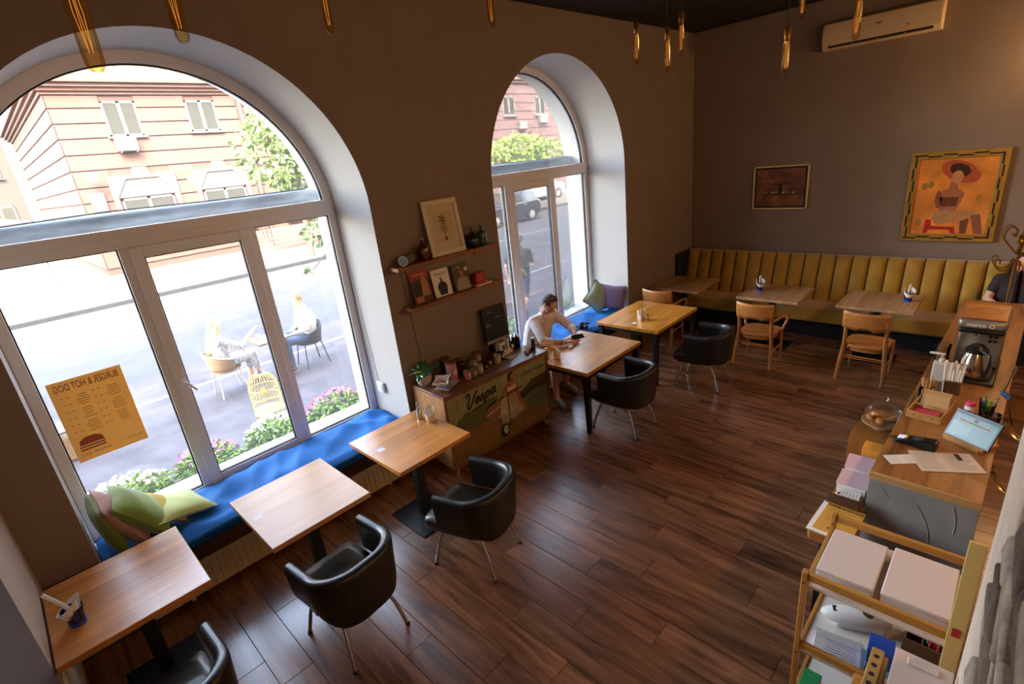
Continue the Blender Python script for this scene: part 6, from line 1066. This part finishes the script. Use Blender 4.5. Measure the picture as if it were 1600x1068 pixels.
# ================================================================== CAFE PAVEMENT
pot_w = mat('white_pot', '#8f8d8a', .6); soil = mat('soil', '#2a1d14', .95)
pet_w = mat('petal_white', '#c9c6c4', .7); pet_p = mat('petal_pink', '#b06a9a', .7); stem_g = mat('petunia_green', '#6f8a34', .7, noise=.3, nscale=12)
for k, (x0, x1) in enumerate(((-.25, 2.75), (4.9, 6.9))):
    t = thing('flower_ledge', ['low stone ledge for flower pots under the large window', 'low stone ledge for flower pots under the far window'][k], 'ledge', ((x0 + x1) / 2, 5.46, GZ), 0, 'flower ledges'); h = (x1 - x0) / 2; MB().box(-h, h, -.2, .2, 0, .30).build('block', mat('ledge_stone', '#5c5854', .9, noise=.15, nscale=5), t, bevel=.01); MB().box(-h - .02, h + .02, -.22, .22, .3005, .33).build('slab', mat('ledge_slab', '#66625e', .8), t, bevel=.006)
def petunia(label, x, y, pm, w=.30, n=80, sd=1):
    rr_ = random.Random(sd); t = thing('flower_pot', label, 'plant', (x, y, GZ + .3305), 0, 'petunia pots'); MB().lathe([(0, 0), (.085, 0), (.09, .006), (.125, .2), (.132, .2), (.132, .215), (.12, .215), (.115, .19), (0, .185)], n=26).build('pot', pot_w, t); MB().lathe([(0, .186), (.114, .191), (0, .2)], n=20).build('soil', soil, t)
    st = MB()
    for k in range(34):
        a = rr_.uniform(0, 2 * PI); q = rr_.uniform(.4, 1); st.tube([(0, 0, .19), (w * .5 * q * math.cos(a), .13 * q * math.sin(a), .32), (w * q * math.cos(a), .2 * q * math.sin(a), .3 + .08 * rr_.random())], .003, 4)
    o = st.build('stems', stem_g, t, smooth=0); o['kind'] = 'stuff'
    o = cloud([((0, -.03, .29), (w, .2, .14)), ((w * .45, 0, .22), (w * .6, .17, .12)), ((-w * .45, .0, .24), (w * .6, .17, .12))], 1300, .075, .019, .2).build('foliage', stem_g, t, smooth=0); o['kind'] = 'stuff'
    f = MB()
    for k in range(n):
        a = rr_.uniform(0, 2 * PI); q = rr_.random() ** .5; c = V(w * 1.05 * q * math.cos(a), .05 + .17 * q * math.sin(a), .33 + .13 * (1 - q * q) + rr_.uniform(-.02, .03)); nv = (V(rr_.uniform(-.6, .6), rr_.uniform(-1.0, .2), rr_.uniform(.5, 1))).normalized(); s_ = nv.cross(V(0, 0, 1)).normalized(); u_ = nv.cross(s_); R_ = rr_.uniform(.022, .032)
        vs = [c - nv * .012] + [c + (s_ * math.cos(i * PI / 5) + u_ * math.sin(i * PI / 5)) * R_ * (1 if i % 2 == 0 else .72) for i in range(10)]; f.add(vs, [(0, 1 + i, 1 + (i + 1) % 10) for i in range(10)])
    o = f.build('flowers', pm, t, smooth=0); o['kind'] = 'stuff'; return t
petunia('pot of white petunias behind the pile of cushions', .18, 5.44, pet_w, .36, 110, 1); petunia('pot of pink petunias left of the window handle post', .88, 5.44, pet_p, .28, 70, 2); petunia('pot of white petunias under the bird cage', 1.55, 5.44, pet_w, .28, 90, 3); petunia('pot of pink petunias at the right end of the large window', 2.27, 5.44, pet_p, .32, 90, 4); petunia('pot of pink petunias behind the reader in the far window', 6.45, 5.44, pet_p, .26, 50, 5)
sh = thing('leafy_pot', 'pot of yellow-green leaves low in the far window', 'plant', (5.42, 5.44, GZ + .3305)); MB().lathe([(0, 0), (.08, 0), (.11, .17), (.1, .17), (0, .15)], n=22).build('pot', pot_w, sh); o = cloud([((0, 0, .3), (.17, .15, .17))], 240, .09, .025, .2).build('foliage', leaf_bright, sh, smooth=0); o['kind'] = 'stuff'
# bird cage on a stool
cream_m = mat('cage_cream', '#b5a25a', .5); cgx, cgy = 1.78, 6.2
st_ = thing('plant_stool', 'dark stool carrying the bird cage', 'stool', (cgx, cgy, GZ)); MB().cyl((0, 0, .53), (0, 0, .56), .16, n=24).build('seat', dark_wood, st_)
for k in range(3): a = k * 2 * PI / 3; MB().tube([(.1 * math.cos(a), .1 * math.sin(a), .53), (.15 * math.cos(a), .15 * math.sin(a), 0)], .014, 7).build('leg', dark_wood, st_)
bcg = thing('bird_cage', 'cream domed wire bird cage outside the large window', 'bird cage', (cgx, cgy, GZ + .5605)); rc = .165; MB().lathe([(0, 0), (rc + .01, 0), (rc + .01, .03), (0, .03)], n=30).build('tray', cream_m, bcg)
for k in range(28): a = 2 * PI * k / 28; MB().tube([(rc * math.cos(a), rc * math.sin(a), .03), (rc * math.cos(a), rc * math.sin(a), .32)] + [(rc * math.cos(q) * math.cos(a), rc * math.cos(q) * math.sin(a), .32 + .19 * math.sin(q)) for q in (.3, .6, .9, 1.2, 1.5)], .0028, 4).build('wire', cream_m, bcg)
for z in (.10, .2, .32): MB().tube([(rc * math.cos(a), rc * math.sin(a), z) for a in [2 * PI * i / 30 for i in range(30)]], .0055, 5, closed=True).build('hoop', cream_m, bcg)
MB().lathe([(.05, .495), (.03, .52), (.012, .535), (.008, .55), (0, .555)], n=16).build('cap', steel_black, bcg); MB().tube([(.02 * math.cos(t), 0, .575 + .022 * math.sin(t)) for t in [2 * PI * i / 14 for i in range(14)]], .003, 5, closed=True).build('ring', steel_black, bcg)
bi = thing('toy_bird', 'yellow ornamental bird inside the cage', 'ornament', (cgx - .03, cgy - .06, GZ + .5915)); MB().sph((0, 0, .24), (.03, .024, .038)).sph((-.006, -.012, .286), .02).build('body', mat('bird_yellow', '#c9a832', .7), bi); MB().cyl((-.006, -.03, .286), (-.006, -.042, .284), .006, .001, n=6).build('beak', mat('beak_orange', '#b5682a', .6), bi); MB().tube([(0, 0, 0), (0, 0, .205)], .003, 5).build('perch', cream_m, bi)
# terrace furniture
wicker = mat('wicker', '#8a7250', .8, noise=.3, nscale=60, bump=.5, bscale=150); ivory_m = mat('ivory_metal', '#a39c8e', .5); net = mat('black_net', '#2a2a2c', .8, bump=.5, bscale=120)
def hoop_chair(label, loc, rz, frame, seat_m):
    t = thing('terrace_chair', label, 'chair', loc, rz, 'terrace chairs'); MB().lathe([(0, .415), (.2, .41), (.225, .425), (.225, .44), (.2, .445), (0, .435)], n=26).build('seat', seat_m, t)
    arc = lambda R_, z0, z1, n=19: [(-R_ * math.cos(a) * .95, R_ * math.sin(a) * 1.05, z0 + (z1 - z0) * math.cos(a * .62) ** 2) for a in [-1.9 + 3.8 * i / (n - 1) for i in range(n)]]
    MB().tube(arc(.29, .60, .76), .013, 8).build('back_hoop', frame, t); top = arc(.29, .60, .76); bot = arc(.22, .44, .44); MB().grid(lambda u, v: Vector(top[int(round(u * 18))]).lerp(Vector(bot[int(round(u * 18))]), .02 + .96 * v), 19, 5).build('backrest', seat_m, t, smooth=80, solid=.008)
    for sx in (-1, 1):
        for sy in (-1, 1): MB().tube([(sx * .15, sy * .15, .42), (sx * .21, sy * .21, 0)], .011, 7).build('leg', frame, t)
hoop_chair('ivory hoop chair of the blonde woman on the pavement', (2.08, 8.85, GZ), 0, ivory_m, wicker); hoop_chair('black rope chair of the man in the white T-shirt', (3.50, 8.85, GZ), PI, steel_black, net)
tt = thing('terrace_table', 'small square wooden table between the two outdoor guests', 'table', (2.83, 8.82, GZ)); MB().box(-.26, .26, -.28, .28, .69, .72).build('tabletop', wood('terrace_top', '#8a6844', '#5f4630', 'x', .5, 8), tt, bevel=.004); MB().cyl((0, 0, .02), (0, 0, .69), .03, n=12).build('column', steel_black, tt); MB().cyl((0, 0, 0), (0, 0, .02), .22, n=26).build('base', steel_black, tt)
for k, (x, y) in enumerate(((2.95, 8.75), (2.72, 8.95))): t = thing('coffee_cup', ['cup and saucer nearer the man on the terrace table', 'cup and saucer nearer the woman on the terrace table'][k], 'cup', (x, y, GZ + .7205), 0, 'terrace cups'); MB().lathe([(0, 0), (.05, 0), (.07, .012), (0, .008)], n=20).build('saucer', paper_w, t); MB().lathe([(0, .01), (.025, .01), (.04, .07), (.037, .07), (.024, .016), (0, .016)], n=20).build('cup', paper_w, t)
wh = lambda c: c
denim = mat('denim', '#3a4e6c', .85); tee_w = mat('white_tee', '#c3c8ca', .85); dress = mat('floral_dress', '#a9aeb4', .85, noise=.5, nscale=26); tan_shoe = mat('tan_shoe', '#6e5744', .7)
Jw = dict(pelvis=(-.02, 0, .56), chest=(-.03, 0, .84), neck=(-.01, 0, 1.02), head=(.02, 0, 1.155), sh_l=(-.02, .165, .95), sh_r=(-.02, -.165, .95), el_l=(.12, .25, .72), el_r=(.26, -.2, .76), wr_l=(.30, .12, .66), wr_r=(.50, -.14, .93), hip_l=(.0, .09, .54), hip_r=(.0, -.09, .54), kn_l=(.40, .09, .54), kn_r=(.40, -.07, .56), an_l=(.36, .1, .09), an_r=(.48, -.02, .12), toe_l=(.48, .12, .04), toe_r=(.62, .0, .08))
human('person', 'woman with long wavy blonde hair in a patterned dress, seated outside', (2.08, 8.85, GZ), 0, Jw, dress, dress, tan_shoe, mat('blonde_hair', '#b5986a', .8, noise=.35, nscale=40), 'long', sleeve=1.2, leg=1.5, look=(1, .25, 0))
Jm = dict(pelvis=(-.02, 0, .56), chest=(-.05, 0, .86), neck=(-.02, 0, 1.06), head=(.03, 0, 1.195), sh_l=(-.03, .185, .99), sh_r=(-.03, -.185, .99), el_l=(.06, .24, .72), el_r=(.06, -.24, .72), wr_l=(.27, .07, .66), wr_r=(.27, -.07, .66), hip_l=(.0, .09, .54), hip_r=(.0, -.09, .54), kn_l=(.44, .12, .56), kn_r=(.46, -.04, .66), an_l=(.42, .12, .09), an_r=(.60, .12, .38), toe_l=(.55, .14, .045), toe_r=(.72, .16, .36))
human('person', 'fair-haired man in a white T-shirt and jeans, seated outside', (3.50, 8.85, GZ), PI, Jm, tee_w, denim, tan_shoe, mat('fair_hair', '#8a6c48', .8, noise=.3, nscale=50), 'short', sleeve=.7, leg=1.92, look=(1, .35, -.15))
Jk = dict(pelvis=(0, 0, .92), chest=(.02, 0, 1.22), neck=(.03, 0, 1.45), head=(.06, 0, 1.60), sh_l=(.02, .2, 1.38), sh_r=(.02, -.2, 1.38), el_l=(-.06, .28, 1.1), el_r=(.04, -.27, 1.12), wr_l=(.02, .3, .86), wr_r=(.25, -.16, 1.2), hip_l=(0, .095, .88), hip_r=(0, -.095, .88), kn_l=(.13, .1, .49), kn_r=(-.04, -.1, .47), an_l=(.12, .1, .09), an_r=(-.22, -.1, .14), toe_l=(.27, .1, .045), toe_r=(-.1, -.1, .05))
human('person', 'walking man in a navy T-shirt and blue shorts looking at his phone', (7.25, 7.02, GZ), .25, Jk, mat('navy_tee', '#20262e', .85), mat('blue_shorts', '#24406c', .85), mat('dark_trainer', '#2a2a2c', .8), mat('grey_cap', '#6a6864', .85), 'cap', sleeve=.75, leg=.92, look=(1, -.15, -.2))
t = thing('phone', 'phone held up by the walking man', 'phone', (7.25 + .36, 7.02 - .06, GZ + 1.24)); t.rotation_euler = (.2, -.7, .3); MB().box(-.035, .035, -.005, .005, -.07, .07).build('body', M['phone_black'], t, bevel=.003); MB().box(-.031, .031, -.0056, -.005, -.064, .064).build('screen', mat('phone_light', '#6a7a60', .2), t, smooth=0)
bn = thing('slatted_bench', 'white slatted bench at the left edge of the large window', 'bench', (-.42, 8.62, GZ)); 
for k in range(5): MB().box(-.6, .6, -.23 + .095 * k, -.15 + .095 * k, .42, .45).build('slat', M['white_window'], bn, bevel=.004)
for x in (-.55, .55): MB().tube([(x, -.2, .42), (x, -.26, 0)], .018, 7).build('leg', M['white_window'], bn); MB().tube([(x, .2, .42), (x, .24, 0)], .018, 7).build('leg', M['white_window'], bn)
bs = thing('wicker_basket', 'brown wicker basket under the white bench', 'basket', (-.2, 8.62, GZ)); MB().box(-.25, .25, -.17, .17, 0, .3).build('body', wicker, bs, bevel=.03, seg=3); MB().tube([(-.25, -.17, .3), (.25, -.17, .3), (.25, .17, .3), (-.25, .17, .3)], .016, 6, closed=True).build('rim', wicker, bs)
